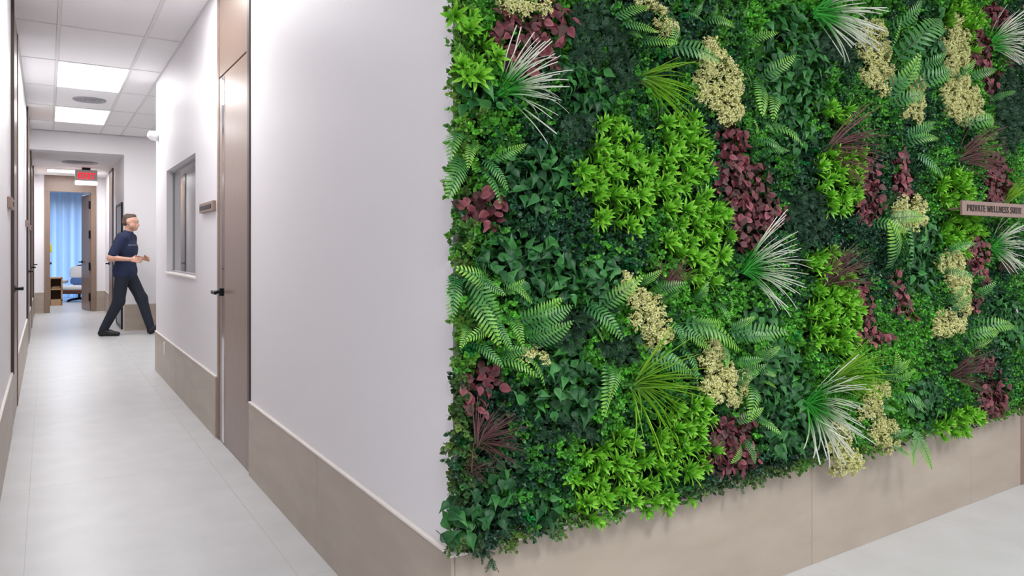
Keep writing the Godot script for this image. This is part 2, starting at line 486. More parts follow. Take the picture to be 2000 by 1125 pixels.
func build_window() -> void:
	var w := group_node("window_1", "service window with white reveal in the right corridor wall", "window")
	var x := RIGHT + 0.062
	var fr := Geo.new()
	for z in [-6.008, -7.582]: fr.box(Vector3(x, 1.527, z), Vector3(0.02, 0.96, 0.016), 0.003)
	for y in [1.055, 1.999]: fr.box(Vector3(x, y, -6.795), Vector3(0.02, 0.016, 1.59), 0.003)
	put("frame", fr.commit(M.vent_grey), w)
	put("pane", Geo.new().box(Vector3(x, 1.527, -6.795), Vector3(0.0004, 0.93, 1.56)).commit(M.glass), w)
	put("sill", Geo.new().box(Vector3(RIGHT + 0.02, 1.04, -6.795), Vector3(0.064, 0.018, 1.62), 0.004).commit(M.cap), w)
	# what stands in the unlit room behind it
	var d := thing("cupboard", "dark brown tall cupboard inside the unlit room behind the service window", "cupboard", Vector3(2.6, 0, -10.6 + 3.4))
	put("body", Geo.new().box(Vector3(0, 1.05, 0), Vector3(0.9, 2.1, 0.5), 0.004).commit(M.dark_door), d)
	put("door", Geo.new().box(Vector3(-0.225, 1.05, 0.26), Vector3(0.44, 2.04, 0.02), 0.003).commit(M.dark_door), d)
	put("door", Geo.new().box(Vector3(0.225, 1.05, 0.26), Vector3(0.44, 2.04, 0.02), 0.003).commit(M.dark_door), d)

func letters(text: String, size: float, m: String, parent: Node3D, at: Vector3, turn := 0.0, wide := 1.0, bold := 700) -> void:
	var f := SystemFont.new()
	f.font_names = PackedStringArray(["Droid Sans"])
	f.font_weight = bold
	var t := TextMesh.new()
	t.text = text
	t.font = f
	t.font_size = 64
	t.pixel_size = size / 64.0
	t.depth = 0.003
	t.curve_step = 1.0
	t.material = M[m]
	put("lettering", t, parent, Transform3D(Basis(Vector3.UP, turn) * Basis.from_scale(Vector3(wide, 1, 1)), at))

func build_signs() -> void:
	var s := thing("wall_sign", "long brown sign in front of the plants reading PRIVATE WELLNESS SUITE", "sign", Vector3(3.75, 1.452, -1.635), 0.0)
	put("plate", Geo.new().box(Vector3.ZERO, Vector3(0.63, 0.066, 0.012), 0.002).commit(M.sign_brown), s)
	letters("PRIVATE WELLNESS SUITE", 0.041, "sign_dark", s, Vector3(-0.012, 0, 0.0065), 0.0, 1.07)
	for k in [-0.24, 0.24]: put("standoff", Geo.new().tube([Vector3(k, 0, -0.005), Vector3(k, 0, -0.17)], [0.006], 8).commit(M.sign_brown), s)
	var d := thing("door_sign", "brown plaque with two dark insets beside the tall right door", "sign", Vector3(RIGHT, 1.56, -5.44))
	put("plate", Geo.new().box(Vector3(-0.012, 0, 0), Vector3(0.024, 0.07, 0.5), 0.003).commit(M.sign_brown), d)
	put("inset", Geo.new().box(Vector3(-0.025, -0.002, 0.075), Vector3(0.004, 0.03, 0.25), 0.001).commit(M.sign_dark), d)
	put("inset", Geo.new().box(Vector3(-0.025, -0.002, -0.155), Vector3(0.004, 0.03, 0.15), 0.001).commit(M.sign_dark), d)
	var at := [-5.72, -10.2, -12.45]
	var words := ["grey plaque beside the nearest left door", "grey plaque before the second left door", "grey plaque before the third left door"]
	for k in 3:
		var p := thing("door_sign", words[k], "sign", Vector3(LEFT, 1.56, at[k]), 0.0, "plaques on the left wall")
		put("plate", Geo.new().box(Vector3(0.012, 0, 0), Vector3(0.024, 0.07, 0.42), 0.003).commit(M.sign_brown), p)
		put("inset", Geo.new().box(Vector3(0.025, -0.002, -0.06), Vector3(0.004, 0.03, 0.2), 0.001).commit(M.sign_dark), p)
	var e := thing("exit_sign", "lit EXIT sign with red letters hanging from the far ceiling", "exit sign", Vector3(0.595, 2.71, -15.0))
	put("mount", Geo.new().box(Vector3(0, -0.02, 0), Vector3(0.13, 0.04, 0.08), 0.004).commit(M.black_metal), e)
	put("housing", Geo.new().box(Vector3(0, -0.14, 0), Vector3(0.345, 0.2, 0.045), 0.005).commit(M.grey_plastic), e)
	put("lamp_bar", Geo.new().box(Vector3(0, -0.276, 0.005), Vector3(0.345, 0.072, 0.06), 0.012).commit(M.exit_white), e)
	letters("EXIT", 0.15, "exit_red", e, Vector3(0, -0.15, 0.0245), 0.0, 0.86, 600)

func build_small_things() -> void:
	var c := thing("wall_camera", "small white round security camera high on the corner of the window wall", "camera", Vector3(RIGHT, 2.42, -8.2))
	put("base", Geo.new().lathe([Vector2(0, 0), Vector2(0.052, 0), Vector2(0.055, -0.01), Vector2(0.05, -0.03), Vector2(0.03, -0.034)], 20, Vector3.ZERO, Basis(Vector3(0, 0, 1), -PI / 2)).commit(M.white_plastic), c)
	put("arm", Geo.new().tube([Vector3(-0.02, 0, 0), Vector3(-0.045, 0, 0.005)], [0.02, 0.02], 12).commit(M.white_plastic), c)
	put("head", Geo.new().lathe([Vector2(0, 0.05), Vector2(0.03, 0.045), Vector2(0.046, 0.02), Vector2(0.05, -0.01), Vector2(0.042, -0.04), Vector2(0.02, -0.052), Vector2(0, -0.054)], 20, Vector3(-0.055, 0.0, 0.012), Basis(Vector3(0, 0, 1), 1.2)).commit(M.white_plastic), c)
	var o := thing("outlet_plate", "white outlet plate on the beige baseboard below the service window", "outlet", Vector3(RIGHT - 0.012, 0.314, -7.62))
	put("plate", Geo.new().box(Vector3(-0.003, 0, 0), Vector3(0.006, 0.118, 0.074), 0.002).commit(M.white_plastic), o)
	for y in [-0.024, 0.024]: put("socket", Geo.new().box(Vector3(-0.0065, y, 0), Vector3(0.003, 0.03, 0.032), 0.001).commit(M.cap), o)
	var v := thing("ceiling_diffuser", "round grey air diffuser between the two corridor light panels", "diffuser", Vector3(0.42, TALL + 0.003, -9.75), 0.0, "round ceiling diffusers")
	diffuser(v, 0.17)
	var v2 := thing("ceiling_diffuser", "round grey air diffuser on the low far ceiling before the exit sign", "diffuser", Vector3(0.47, 2.71, -14.1), 0.0, "round ceiling diffusers")
	diffuser(v2, 0.26)

func diffuser(t: Node3D, r: float) -> void:
	for k in 3:
		var q := r * (1.0 - 0.3 * k)
		put("ring", Geo.new().lathe([Vector2(q * 0.74, 0.0), Vector2(q * 0.8, -0.012), Vector2(q * 0.98, -0.016), Vector2(q, -0.008), Vector2(q, 0.0)], 28).commit(M.vent_grey), t)
	put("hub", Geo.new().lathe([Vector2(0, -0.02), Vector2(r * 0.22, -0.018), Vector2(r * 0.26, 0.0)], 20).commit(M.vent_grey), t)

func build_far_room() -> void:
	# curtain
	var g := Geo.new()
	var last := []
	for i in 181:
		var u := float(i) / 180.0
		var x := -1.1 + 3.2 * u
		var z := -21.3 + 0.075 * sin(u * TAU * 17.0) + 0.02 * sin(u * TAU * 41.0 + 1.0)
		var here := []
		for j in 5:
			here.append(g.point(Vector3(x, 0.04 + 2.62 * j / 4.0, z + 0.02 * sin(j * 1.3 + u * 30.0) * (1.0 - j / 4.0)), Color.WHITE))
		if i > 0:
			for j in 4:
				g.tri(last[j], last[j + 1], here[j + 1])
				g.tri(last[j], here[j + 1], here[j])
		last = here
	tag(put("curtain", g.commit(M.curtain)), "light blue pleated curtain across the back of the far room", "curtain")
	var wn := group_node("window_2", "daylit window behind the blue curtain of the far room", "window")
	put("pane", Geo.new().box(Vector3(0.5, 1.375, -21.83), Vector3(2.8, 2.25, 0.0004)).commit(M.glass), wn)
	put("frame", boxes([[Vector3(-0.9, 0.25, -21.8), Vector3(1.9, 0.3, -21.86)], [Vector3(-0.9, 2.45, -21.8), Vector3(1.9, 2.5, -21.86)], [Vector3(-0.9, 0.3, -21.8), Vector3(-0.85, 2.45, -21.86)], [Vector3(1.85, 0.3, -21.8), Vector3(1.9, 2.45, -21.86)], [Vector3(0.475, 0.3, -21.8), Vector3(0.525, 2.45, -21.86)]], "white_plastic"), wn)
	# cubby shelf
	var s := thing("cubby_shelf", "low wooden cubby shelf with four dark compartments in the far room", "shelf", Vector3(0.07, 0, -19.15))
	var w := Geo.new()
	for y in [0.12, 0.36, 0.61]: w.box(Vector3(0, y, 0), Vector3(0.46, 0.03, 0.34), 0.002)
	for x in [-0.215, -0.01, 0.215]: w.box(Vector3(x, 0.31, 0), Vector3(0.03, 0.62, 0.34), 0.002)
	w.box(Vector3(0, 0.055, 0.02), Vector3(0.43, 0.11, 0.3), 0.002)
	put("carcass", w.commit(M.shelf_wood), s)
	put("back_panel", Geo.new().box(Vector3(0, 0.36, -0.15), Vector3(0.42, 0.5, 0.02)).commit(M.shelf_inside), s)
	var b := thing("folded_cloth", "small pale folded cloth inside the upper compartment of the cubby shelf", "cloth", Vector3(0.175, 0.376, -19.1))
	put("fold", Geo.new().box(Vector3(0, 0.015, 0), Vector3(0.17, 0.03, 0.16), 0.01).commit(M.shelf_wood), b)
	put("fold", Geo.new().box(Vector3(0.01, 0.04, 0), Vector3(0.16, 0.02, 0.13), 0.008).commit(M.sign_brown), b)
	# rod with a yellow pennant
	var p := thing("rod", "thin grey rod with a yellow cloth standing behind the cubby shelf", "rod", Vector3(0.055, 0, -19.5))
	put("pole", Geo.new().tube([Vector3.ZERO, Vector3(0, 1.75, 0)], [0.01], 8).commit(M.vent_grey), p)
	put("foot", Geo.new().lathe([Vector2(0, 0.03), Vector2(0.1, 0.02), Vector2(0.11, 0)], 20).commit(M.vent_grey), p)
	put("pennant", Geo.new().box(Vector3(0.02, 1.28, 0.02), Vector3(0.045, 0.2, 0.012), 0.005, Basis(Vector3(0, 0, 1), 0.12)).commit(M.yellow_cloth), p)
	put("knob", Geo.new().lathe([Vector2(0, 0.03), Vector2(0.02, 0.02), Vector2(0.026, 0), Vector2(0.02, -0.02), Vector2(0, -0.03)], 12, Vector3(0.02, 0.93, 0.02)).commit(M.chair_base), p)
	# lounge chair
	var ch := thing("lounge_chair", "white shell lounge chair on a dark swivel base in the far room", "chair", Vector3(0.66, 0, -20.2), deg_to_rad(-25))
	put("base", Geo.new().tube([Vector3(0, 0.05, 0), Vector3(0, 0.24, 0)], [0.03], 12).commit(M.chair_base), ch)
	for k in 4:
		var a := TAU * k / 4.0 + 0.4
		put("foot", Geo.new().tube([Vector3(0, 0.07, 0), Vector3(cos(a) * 0.2, 0.05, sin(a) * 0.2), Vector3(cos(a) * 0.34, 0.02, sin(a) * 0.34)], [0.026, 0.022, 0.016], 8).commit(M.chair_base), ch)
	put("seat_shell", cushion(Vector3(0, 0.25, 0.02), Vector3(0.76, 0.12, 0.7), 0.05, 0.1).commit(M.chair_wood), ch)
	put("seat_pad", cushion(Vector3(0, 0.33, 0.03), Vector3(0.7, 0.12, 0.66), 0.06, 0.06).commit(M.chair_white), ch)
	put("back_pad", cushion(Vector3(0, 0.68, -0.34), Vector3(0.7, 0.32, 0.12), 0.05, 0.04, Basis(Vector3.RIGHT, -0.25)).commit(M.chair_white), ch)
	put("back_shell", cushion(Vector3(0, 0.6, -0.42), Vector3(0.64, 0.56, 0.05), 0.02, 0.04, Basis(Vector3.RIGHT, -0.25)).commit(M.chair_wood), ch)
	for x in [-1.0, 1.0]:
		put("arm", cushion(Vector3(x * 0.41, 0.48, 0.0), Vector3(0.12, 0.09, 0.56), 0.03, 0.02, Basis(Vector3(0, 0, 1), x * 0.35)).commit(M.chair_white), ch)
		put("arm_shell", Geo.new().tube([Vector3(x * 0.3, 0.25, 0.0), Vector3(x * 0.4, 0.34, 0.0), Vector3(x * 0.43, 0.46, 0.0)], [0.05, 0.045, 0.03], 10).commit(M.chair_wood), ch)
	var cs := thing("cushion", "blue cushion on the seat of the white lounge chair", "cushion", Vector3(0.66, 0.395, -20.2), deg_to_rad(-25))
	put("pillow", cushion(Vector3(0, 0.08, -0.17), Vector3(0.54, 0.16, 0.1), 0.06, 0.06).commit(M.cushion_blue), cs)
	put("piping", Geo.new().tube([Vector3(-0.25, 0.155, -0.17), Vector3(0, 0.161, -0.17), Vector3(0.25, 0.155, -0.17)], [0.006], 6).commit(M.cushion_blue), cs)

func cushion(at: Vector3, size: Vector3, round_: float, puff: float, turn := Basis.IDENTITY) -> Geo:
	# a rounded block: a sphere grid pushed to a superellipsoid
	var g := Geo.new()
	var rows := 12
	var segs := 24
	var ring := []
	for i in rows + 1:
		var a := PI * i / rows - PI / 2
		var here := []
		for k in segs:
			var b := TAU * k / segs
			var p := Vector3(pow_sign(cos(a), 0.4) * pow_sign(cos(b), 0.4), pow_sign(sin(a), 0.4), pow_sign(cos(a), 0.4) * pow_sign(sin(b), 0.4))
			here.append(g.point(at + turn * (p * size * 0.5), Color.WHITE))
		ring.append(here)
	for i in rows:
		for k in segs:
			var k2 := (k + 1) % segs
			g.tri(ring[i][k], ring[i][k2], ring[i + 1][k2])
			g.tri(ring[i][k], ring[i + 1][k2], ring[i + 1][k])
	return g

func pow_sign(x: float, e: float) -> float:
	return signf(x) * pow(absf(x), e)

# ---------------------------------------------------------------- person
func field_mesh(g: Geo, bones: Array, cell: float, blend: float) -> Geo:
	# tapered capsules joined by a smooth minimum, meshed as surface nets
	var lo := Vector3(1e9, 1e9, 1e9)
	var hi := -lo
	for b in bones:
		var r: float = maxf(b[2], b[3]) + blend + cell * 2.0
		for p in [b[0], b[1]]:
			lo = lo.min(p - Vector3.ONE * r)
			hi = hi.max(p + Vector3.ONE * r)
	var nx := int((hi.x - lo.x) / cell) + 2
	var ny := int((hi.y - lo.y) / cell) + 2
	var nz := int((hi.z - lo.z) / cell) + 2
	var f := PackedFloat32Array()
	f.resize(nx * ny * nz)
	f.fill(1.0)
	for b in bones:
		var pa: Vector3 = b[0]
		var ab: Vector3 = b[1] - b[0]
		var l2 := maxf(ab.length_squared(), 1e-9)
		var ra: float = b[2]
		var rb: float = b[3]
		var pad := Vector3.ONE * (maxf(ra, rb) + blend + cell * 2.0)
		var from: Vector3 = ((pa.min(b[1]) - pad - lo) / cell).floor()
		var to: Vector3 = ((pa.max(b[1]) + pad - lo) / cell).ceil()
		for i in range(maxi(int(from.x), 0), mini(int(to.x), nx)):
			for j in range(maxi(int(from.y), 0), mini(int(to.y), ny)):
				for k in range(maxi(int(from.z), 0), mini(int(to.z), nz)):
					var p := lo + Vector3(i, j, k) * cell
					var t := clampf((p - pa).dot(ab) / l2, 0.0, 1.0)
					var d := p.distance_to(pa + ab * t) - lerpf(ra, rb, t)
					var at := (i * ny + j) * nz + k
					var o := f[at]
					var h := maxf(blend - absf(o - d), 0.0) / blend
					f[at] = minf(o, d) - h * h * blend * 0.25
	var where := {}
	var corner := [Vector3i(0, 0, 0), Vector3i(1, 0, 0), Vector3i(0, 1, 0), Vector3i(1, 1, 0), Vector3i(0, 0, 1), Vector3i(1, 0, 1), Vector3i(0, 1, 1), Vector3i(1, 1, 1)]
	var edges := [[0, 1], [2, 3], [4, 5], [6, 7], [0, 2], [1, 3], [4, 6], [5, 7], [0, 4], [1, 5], [2, 6], [3, 7]]
	var off := []
	for q in corner: off.append((q.x * ny + q.y) * nz + q.z)
	for i in nx - 1:
		for j in ny - 1:
			for k in nz - 1:
				var at := (i * ny + j) * nz + k
				var first := f[at]
				if absf(first) > cell * 2.5: continue
				var signs := 0
				for q in 8:
					if f[at + off[q]] < 0.0: signs += 1
				if signs == 0 or signs == 8: continue
				var sum := Vector3.ZERO
				var count := 0
				for e in edges:
					var a := f[at + off[e[0]]]
					var b := f[at + off[e[1]]]
					if (a < 0.0) != (b < 0.0):
						sum += Vector3(corner[e[0]]).lerp(Vector3(corner[e[1]]), a / (a - b))
						count += 1
				where[at] = g.point(lo + (Vector3(i, j, k) + sum / count) * cell, Color.WHITE)
	var sx := ny * nz
	for at in where:
		var k: int = at % nz
		var j: int = (at / nz) % ny
		var i: int = at / sx
		if i > 0 and j > 0 and k > 0:
			var inside := f[at] < 0.0
			if inside != (f[at + sx] < 0.0): net_quad(g, where, at, at - nz, at - nz - 1, at - 1, inside)
			if inside != (f[at + nz] < 0.0): net_quad(g, where, at, at - 1, at - sx - 1, at - sx, inside)
			if inside != (f[at + 1] < 0.0): net_quad(g, where, at, at - sx, at - sx - nz, at - nz, inside)
	return g

func net_quad(g: Geo, w: Dictionary, a: int, b: int, c: int, d: int, flip: bool) -> void:
	if not (w.has(b) and w.has(c) and w.has(d)): return
	if flip:
		g.tri(w[a], w[d], w[c])
		g.tri(w[a], w[c], w[b])
	else:
		g.tri(w[a], w[b], w[c])
		g.tri(w[a], w[c], w[d])

func hand_bones(wrist: Vector3, dir: Vector3, palm: Vector3, thumb_side: Vector3) -> Array:
	# dir: along the fingers, palm: the way the palm faces, thumb_side: towards the thumb
	var out := []
	var side := thumb_side.normalized()
	for k in 4:
		var s := (1.5 - k) * 0.02
		out.append([wrist + side * s * 0.6 + dir * 0.01, wrist + dir * 0.088 + side * s, 0.013, 0.011])
	var lengths := [0.072, 0.08, 0.074, 0.058]
	for k in 4:
		var s := (1.5 - k) * 0.02
		var p: Vector3 = wrist + dir * 0.09 + side * s
		var a := 0.35
		var l: float = lengths[k]
		for seg in [0.45, 0.32, 0.23]:
			var q: Vector3 = p + (dir * cos(a) + palm * sin(a)) * l * seg
			out.append([p, q, 0.0088, 0.008])
			p = q
			a += 0.45
	var t0 := wrist + dir * 0.025 + side * 0.03
	var t1 := t0 + (dir * 0.7 + side * 0.6 + palm * 0.3).normalized() * 0.04
	var t2 := t1 + (dir * 0.9 + side * 0.1 + palm * 0.4).normalized() * 0.032
	out.append([t0 - side * 0.012, t1, 0.013, 0.01])
	out.append([t1, t2, 0.01, 0.0085])
	return out

func build_person() -> void:
	var t := thing("person", "person in navy polo shirt and dark trousers striding past the alcove, forearms bent", "person", Vector3(0.965, 0, -11.98), deg_to_rad(-24))
	var hip := [Vector3(0, 0.93, 0.09), Vector3(0, 0.93, -0.09)]
	var knee := [Vector3(-0.05, 0.5, 0.095), Vector3(0.2, 0.53, -0.085)]
	var ankle := [Vector3(-0.255, 0.1, 0.09), Vector3(0.32, 0.12, -0.08)]
	var heel := [Vector3(-0.285, 0.045, 0.09), Vector3(0.325, 0.05, -0.08)]
	var toe := [Vector3(-0.065, 0.032, 0.1), Vector3(0.53, 0.11, -0.085)]
	var shoulder := [Vector3(0.02, 1.42, 0.185), Vector3(0.02, 1.42, -0.185)]
	var elbow := [Vector3(-0.09, 1.13, 0.27), Vector3(0.0, 1.13, -0.27)]
	var wrist := [Vector3(0.15, 1.11, 0.225), Vector3(0.21, 1.12, -0.14)]
	var body := []
	body.append([Vector3(0, 0.95, -0.06), Vector3(0, 0.95, 0.06), 0.115, 0.115])
	body.append([Vector3(0, 0.98, 0), Vector3(0.02, 1.2, 0), 0.115, 0.12])
	body.append([Vector3(0.02, 1.26, -0.07), Vector3(0.02, 1.26, 0.07), 0.11, 0.11])
	body.append([Vector3(0.02, 1.41, -0.15), Vector3(0.02, 1.41, 0.15), 0.062, 0.062])
	body.append([Vector3(0.03, 1.42, 0), Vector3(0.06, 1.53, 0), 0.06, 0.056])
	for k in 2:
		body.append([hip[k], knee[k], 0.08, 0.05])
		body.append([knee[k], knee[k].lerp(ankle[k], 0.35), 0.048, 0.046])
		body.append([knee[k].lerp(ankle[k], 0.35), ankle[k], 0.046, 0.034])
		body.append([heel[k], toe[k], 0.036, 0.026])
		body.append([shoulder[k], elbow[k], 0.055, 0.042])
		body.append([elbow[k], wrist[k], 0.043, 0.028])
	var g := Geo.new()
	field_mesh(g, body, 0.013, 0.05)
	# head in a finer grid
	var hd := Vector3(0.085, 1.655, 0)
	field_mesh(g, [
		[hd + Vector3(-0.02, 0.015, 0), hd + Vector3(0.012, 0.02, 0), 0.083, 0.078],
		[hd + Vector3(0.02, -0.05, -0.018), hd + Vector3(0.02, -0.05, 0.018), 0.06, 0.06],
		[hd + Vector3(0.05, -0.1, 0), hd + Vector3(0.062, -0.098, 0), 0.028, 0.026],
		[hd + Vector3(0.083, -0.005, 0), hd + Vector3(0.1, -0.042, 0), 0.012, 0.016],
		[hd + Vector3(0.08, 0.012, -0.026), hd + Vector3(0.08, 0.012, 0.026), 0.016, 0.016],
		[hd + Vector3(0.078, -0.07, -0.014), hd + Vector3(0.078, -0.07, 0.014), 0.012, 0.012],
		[hd + Vector3(-0.012, 0.0, 0.083), hd + Vector3(-0.008, -0.03, 0.079), 0.014, 0.01],
		[hd + Vector3(-0.012, 0.0, -0.083), hd + Vector3(-0.008, -0.03, -0.079), 0.014, 0.01],
		[hd + Vector3(-0.02, -0.05, 0), hd + Vector3(-0.035, -0.16, 0), 0.058, 0.058]], 0.005, 0.022)
	for k in 2:
		var s := 1.0 if k == 0 else -1.0
		var dir: Vector3 = (wrist[k] - elbow[k]).normalized()
		var palm := Vector3(0.1, -0.2, -s).slide(dir).normalized()
		field_mesh(g, hand_bones(wrist[k], dir, palm, palm.cross(dir) * -s), 0.0045, 0.008)
	put("body", g.commit(M.skin), t)
	for s in [-1.0, 1.0]:
		var ey := hd + Vector3(0.078, -0.006, 0.03 * s)
		put("eye", field_mesh(Geo.new(), [[ey, ey + Vector3(0.001, 0, 0), 0.011, 0.011]], 0.003, 0.004).commit(M.eye_white), t)
	put("hair", field_mesh(Geo.new(), [
		[hd + Vector3(-0.038, 0.045, 0), hd + Vector3(0.0, 0.05, 0), 0.08, 0.07],
		[hd + Vector3(-0.06, -0.005, -0.025), hd + Vector3(-0.06, -0.005, 0.025), 0.056, 0.056],
		[hd + Vector3(-0.02, 0.01, 0.068), hd + Vector3(0.005, -0.01, 0.068), 0.016, 0.012],
		[hd + Vector3(-0.02, 0.01, -0.068), hd + Vector3(0.005, -0.01, -0.068), 0.016, 0.012],
		[hd + Vector3(0.035, 0.088, -0.02), hd + Vector3(0.035, 0.088, 0.02), 0.026, 0.026]], 0.005, 0.02).commit(M.hair), t)
	var top := []
	top.append([Vector3(0.0, 0.93, -0.065), Vector3(0.0, 0.93, 0.065), 0.142, 0.142])
	top.append([Vector3(0, 0.98, -0.05), Vector3(0.02, 1.2, -0.05), 0.122, 0.125])
	top.append([Vector3(0, 0.98, 0.05), Vector3(0.02, 1.2, 0.05), 0.122, 0.125])
	top.append([Vector3(0.025, 1.28, -0.08), Vector3(0.025, 1.28, 0.08), 0.122, 0.122])
	top.append([Vector3(0.02, 1.41, -0.14), Vector3(0.02, 1.41, 0.14), 0.076, 0.076])
	top.append([Vector3(0.03, 1.44, 0), Vector3(0.045, 1.49, 0), 0.072, 0.07])
	for k in 2: top.append([shoulder[k], shoulder[k].lerp(elbow[k], 0.8), 0.076, 0.066])
	var shirt := put("polo_shirt", field_mesh(Geo.new(), top, 0.013, 0.05).commit(M.shirt), t)
	put("chest_stripe", Geo.new().tube([Vector3(0.118, 1.315, -0.15), Vector3(0.15, 1.315, -0.06), Vector3(0.15, 1.315, 0.06), Vector3(0.118, 1.315, 0.15), Vector3(0.03, 1.315, 0.206)], [0.008], 6).commit(M.stripe), shirt)
	var legs := [[Vector3(0, 0.94, -0.06), Vector3(0, 0.94, 0.06), 0.122, 0.122]]
	for k in 2:
		legs.append([hip[k], knee[k], 0.102, 0.078])
		legs.append([knee[k], ankle[k] + Vector3(0, 0.0, 0), 0.078, 0.058])
	put("trousers", field_mesh(Geo.new(), legs, 0.013, 0.04).commit(M.trousers), t)
	for k in 2:
		var mid: Vector3 = heel[k].lerp(toe[k], 0.5)
		put("shoe", field_mesh(Geo.new(), [[heel[k], mid + Vector3(0, 0.012, 0), 0.044, 0.044], [mid, toe[k], 0.044, 0.034], [ankle[k], heel[k], 0.05, 0.04]], 0.008, 0.03).commit(M.shoe), t)

# ---------------------------------------------------------------- plants
func spin(axis: Vector3, about := Vector3.UP) -> Basis:   # local z on the axis, local y as near "about" as it can be
	var z := axis.normalized()
	var y := about.slide(z)
	if y.length() < 0.01: y = Vector3.RIGHT.slide(z)
	y = y.normalized()
	return Basis(y.cross(z), y, z)

func make_leaf_shapes() -> void:
	var ovate := [0.12, 0.86, 1.0, 0.78, 0.48, 0.26, 0.12, 0.0]
	var oval := [0.25, 0.9, 1.0, 0.7, 0.1]
	var lance := [0.3, 0.7, 1.0, 0.95, 0.62, 0.04]
	var heart := [0.35, 0.95, 1.0, 0.86, 0.55, 0.05]
	# ivy
	shapes.ivy = []
	var greens := [[L(38, 92, 46), L(56, 122, 58)], [L(32, 76, 44), L(48, 104, 54)], [L(46, 106, 52), L(74, 142, 68)], [L(30, 68, 42), L(42, 92, 50)]]
	for k in 8:
		var q: Array = greens[k % 4]
		var g := Geo.new().leaf(Transform3D.IDENTITY, 1.0, 0.52 + 0.05 * (k % 3), ovate, 0.38 + 0.14 * (k % 2), 0.6 + 0.25 * (k % 3), q[0], q[1], q[1])
		g.tube([Vector3(0, -0.35, -0.3), Vector3(0, 0.02, 0)], [0.02], 4, q[0], false)
		shapes.ivy.append(g.commit(M.glossy))
	# burgundy
	shapes.burgundy = []
	var reds := [[L(84, 34, 42), L(128, 58, 68), L(146, 76, 86)], [L(66, 32, 38), L(104, 48, 56), L(122, 62, 72)], [L(66, 50, 42), L(88, 50, 52), L(112, 66, 68)], [L(98, 42, 52), L(150, 76, 86), L(176, 106, 112)]]
	for k in 8:
		var q: Array = reds[k % 4]
		shapes.burgundy.append(Geo.new().leaf(Transform3D.IDENTITY, 1.0, 0.7 + 0.06 * (k % 3), heart, 0.34 - 0.2 * (k % 2), 0.3 + 0.4 * (k % 3), q[0], q[1], q[2]).commit(M.matte))
	# lime sprigs: whorls of lance leaves round a short stem
	shapes.lime = []
	for k in 4:
		rng.seed = 40 + k
		var g := Geo.new()
		for i in 15:
			var f := float(i) / 14.0
			var tilt := lerpf(1.1, 0.2, f) + rng.randf_range(-0.12, 0.12)
			var b := Basis(Vector3(0, 0, 1), i * 2.4 + rng.randf_range(-0.2, 0.2)) * Basis(Vector3.RIGHT, PI / 2 - tilt)
			var l := rng.randf_range(0.85, 1.1) * lerpf(1.0, 0.75, f)
			var tone := rng.randf()
			var c0 := L(60, 138, 34).lerp(L(80, 164, 40), tone)
			var c1 := L(120, 200, 52).lerp(L(166, 226, 78), tone * 0.8)
			g.leaf(Transform3D(b, Vector3(0, 0, 0.35 * f)), l, 0.235, lance, 0.3, 0.4, c0, c1, c1)
		g.tube([Vector3(0, 0, -0.7), Vector3(0, 0, 0.4)], [0.04], 5, L(70, 110, 36), false)
		shapes.lime.append(g.commit(M.glossy))
	# boxwood sprigs: pairs of small oval leaves on a stem with two side shoots
	shapes.boxwood = []
	for k in 3:
		rng.seed = 60 + k
		var g := Geo.new()
		for shoot in 3:
			var sb := Basis(Vector3(0, 0, 1), shoot * 2.1 + 0.4) * Basis(Vector3.RIGHT, 0.0 if shoot == 0 else 0.75)
			var n := 4 if shoot == 0 else 3
			for i in n:
				for s in 2:
					var tilt := lerpf(1.15, 0.35, float(i) / (n - 1)) + rng.randf_range(-0.2, 0.2)
					var b := sb * Basis(Vector3(0, 0, 1), i * PI / 2 + s * PI + rng.randf_range(-0.3, 0.3)) * Basis(Vector3.RIGHT, PI / 2 - tilt)
					var c := Color(0.55, 0.58, 0.62).lerp(Color(1.4, 1.35, 1.2), rng.randf())
					g.leaf(Transform3D(b, sb * Vector3(0, 0, 0.55 + 0.45 * i)), rng.randf_range(0.72, 0.95), 0.62, oval, 0.25, 0.35, c * 0.85, c, c)
		g.tube([Vector3(0, 0, -1.0), Vector3(0, 0, 1.9)], [0.03], 4, Color(0.5, 0.45, 0.4), false)
		shapes.boxwood.append(g.commit(M.leafy))
	# dark feathery sprigs
	shapes.dark = []
	for k in 2:
		rng.seed = 80 + k
		var g := Geo.new()
		for arm in 5:
			var b := Basis(Vector3(0, 0, 1), arm * TAU / 5.0 + rng.randf_range(-0.3, 0.3)) * Basis(Vector3.RIGHT, PI / 2 - rng.randf_range(0.4, 1.0))
			for i in 8:
				var f := (i + 1) / 8.0
				for s in [-1.0, 1.0]:
					var q: Basis = b * Basis(Vector3(0, 0, 1), s * 0.85) * Basis(Vector3(0, 1, 0), rng.randf_range(-0.5, 0.5))
					g.leaf(Transform3D(q, b * Vector3(0, f, 0.1 * sin(f * 3.0))), 0.34 * (1.15 - 0.7 * f), 0.075, [0.6, 1.0, 0.2], 0.2, 0.2, L(36, 68, 50), L(72, 114, 82), L(72, 114, 82))
			g.tube([Vector3.ZERO, b * Vector3(0, 1, 0)], [0.018], 3, L(36, 60, 44), false)
		shapes.dark.append(g.commit(M.matte))
	# cream flower sprays
	shapes.cream = []
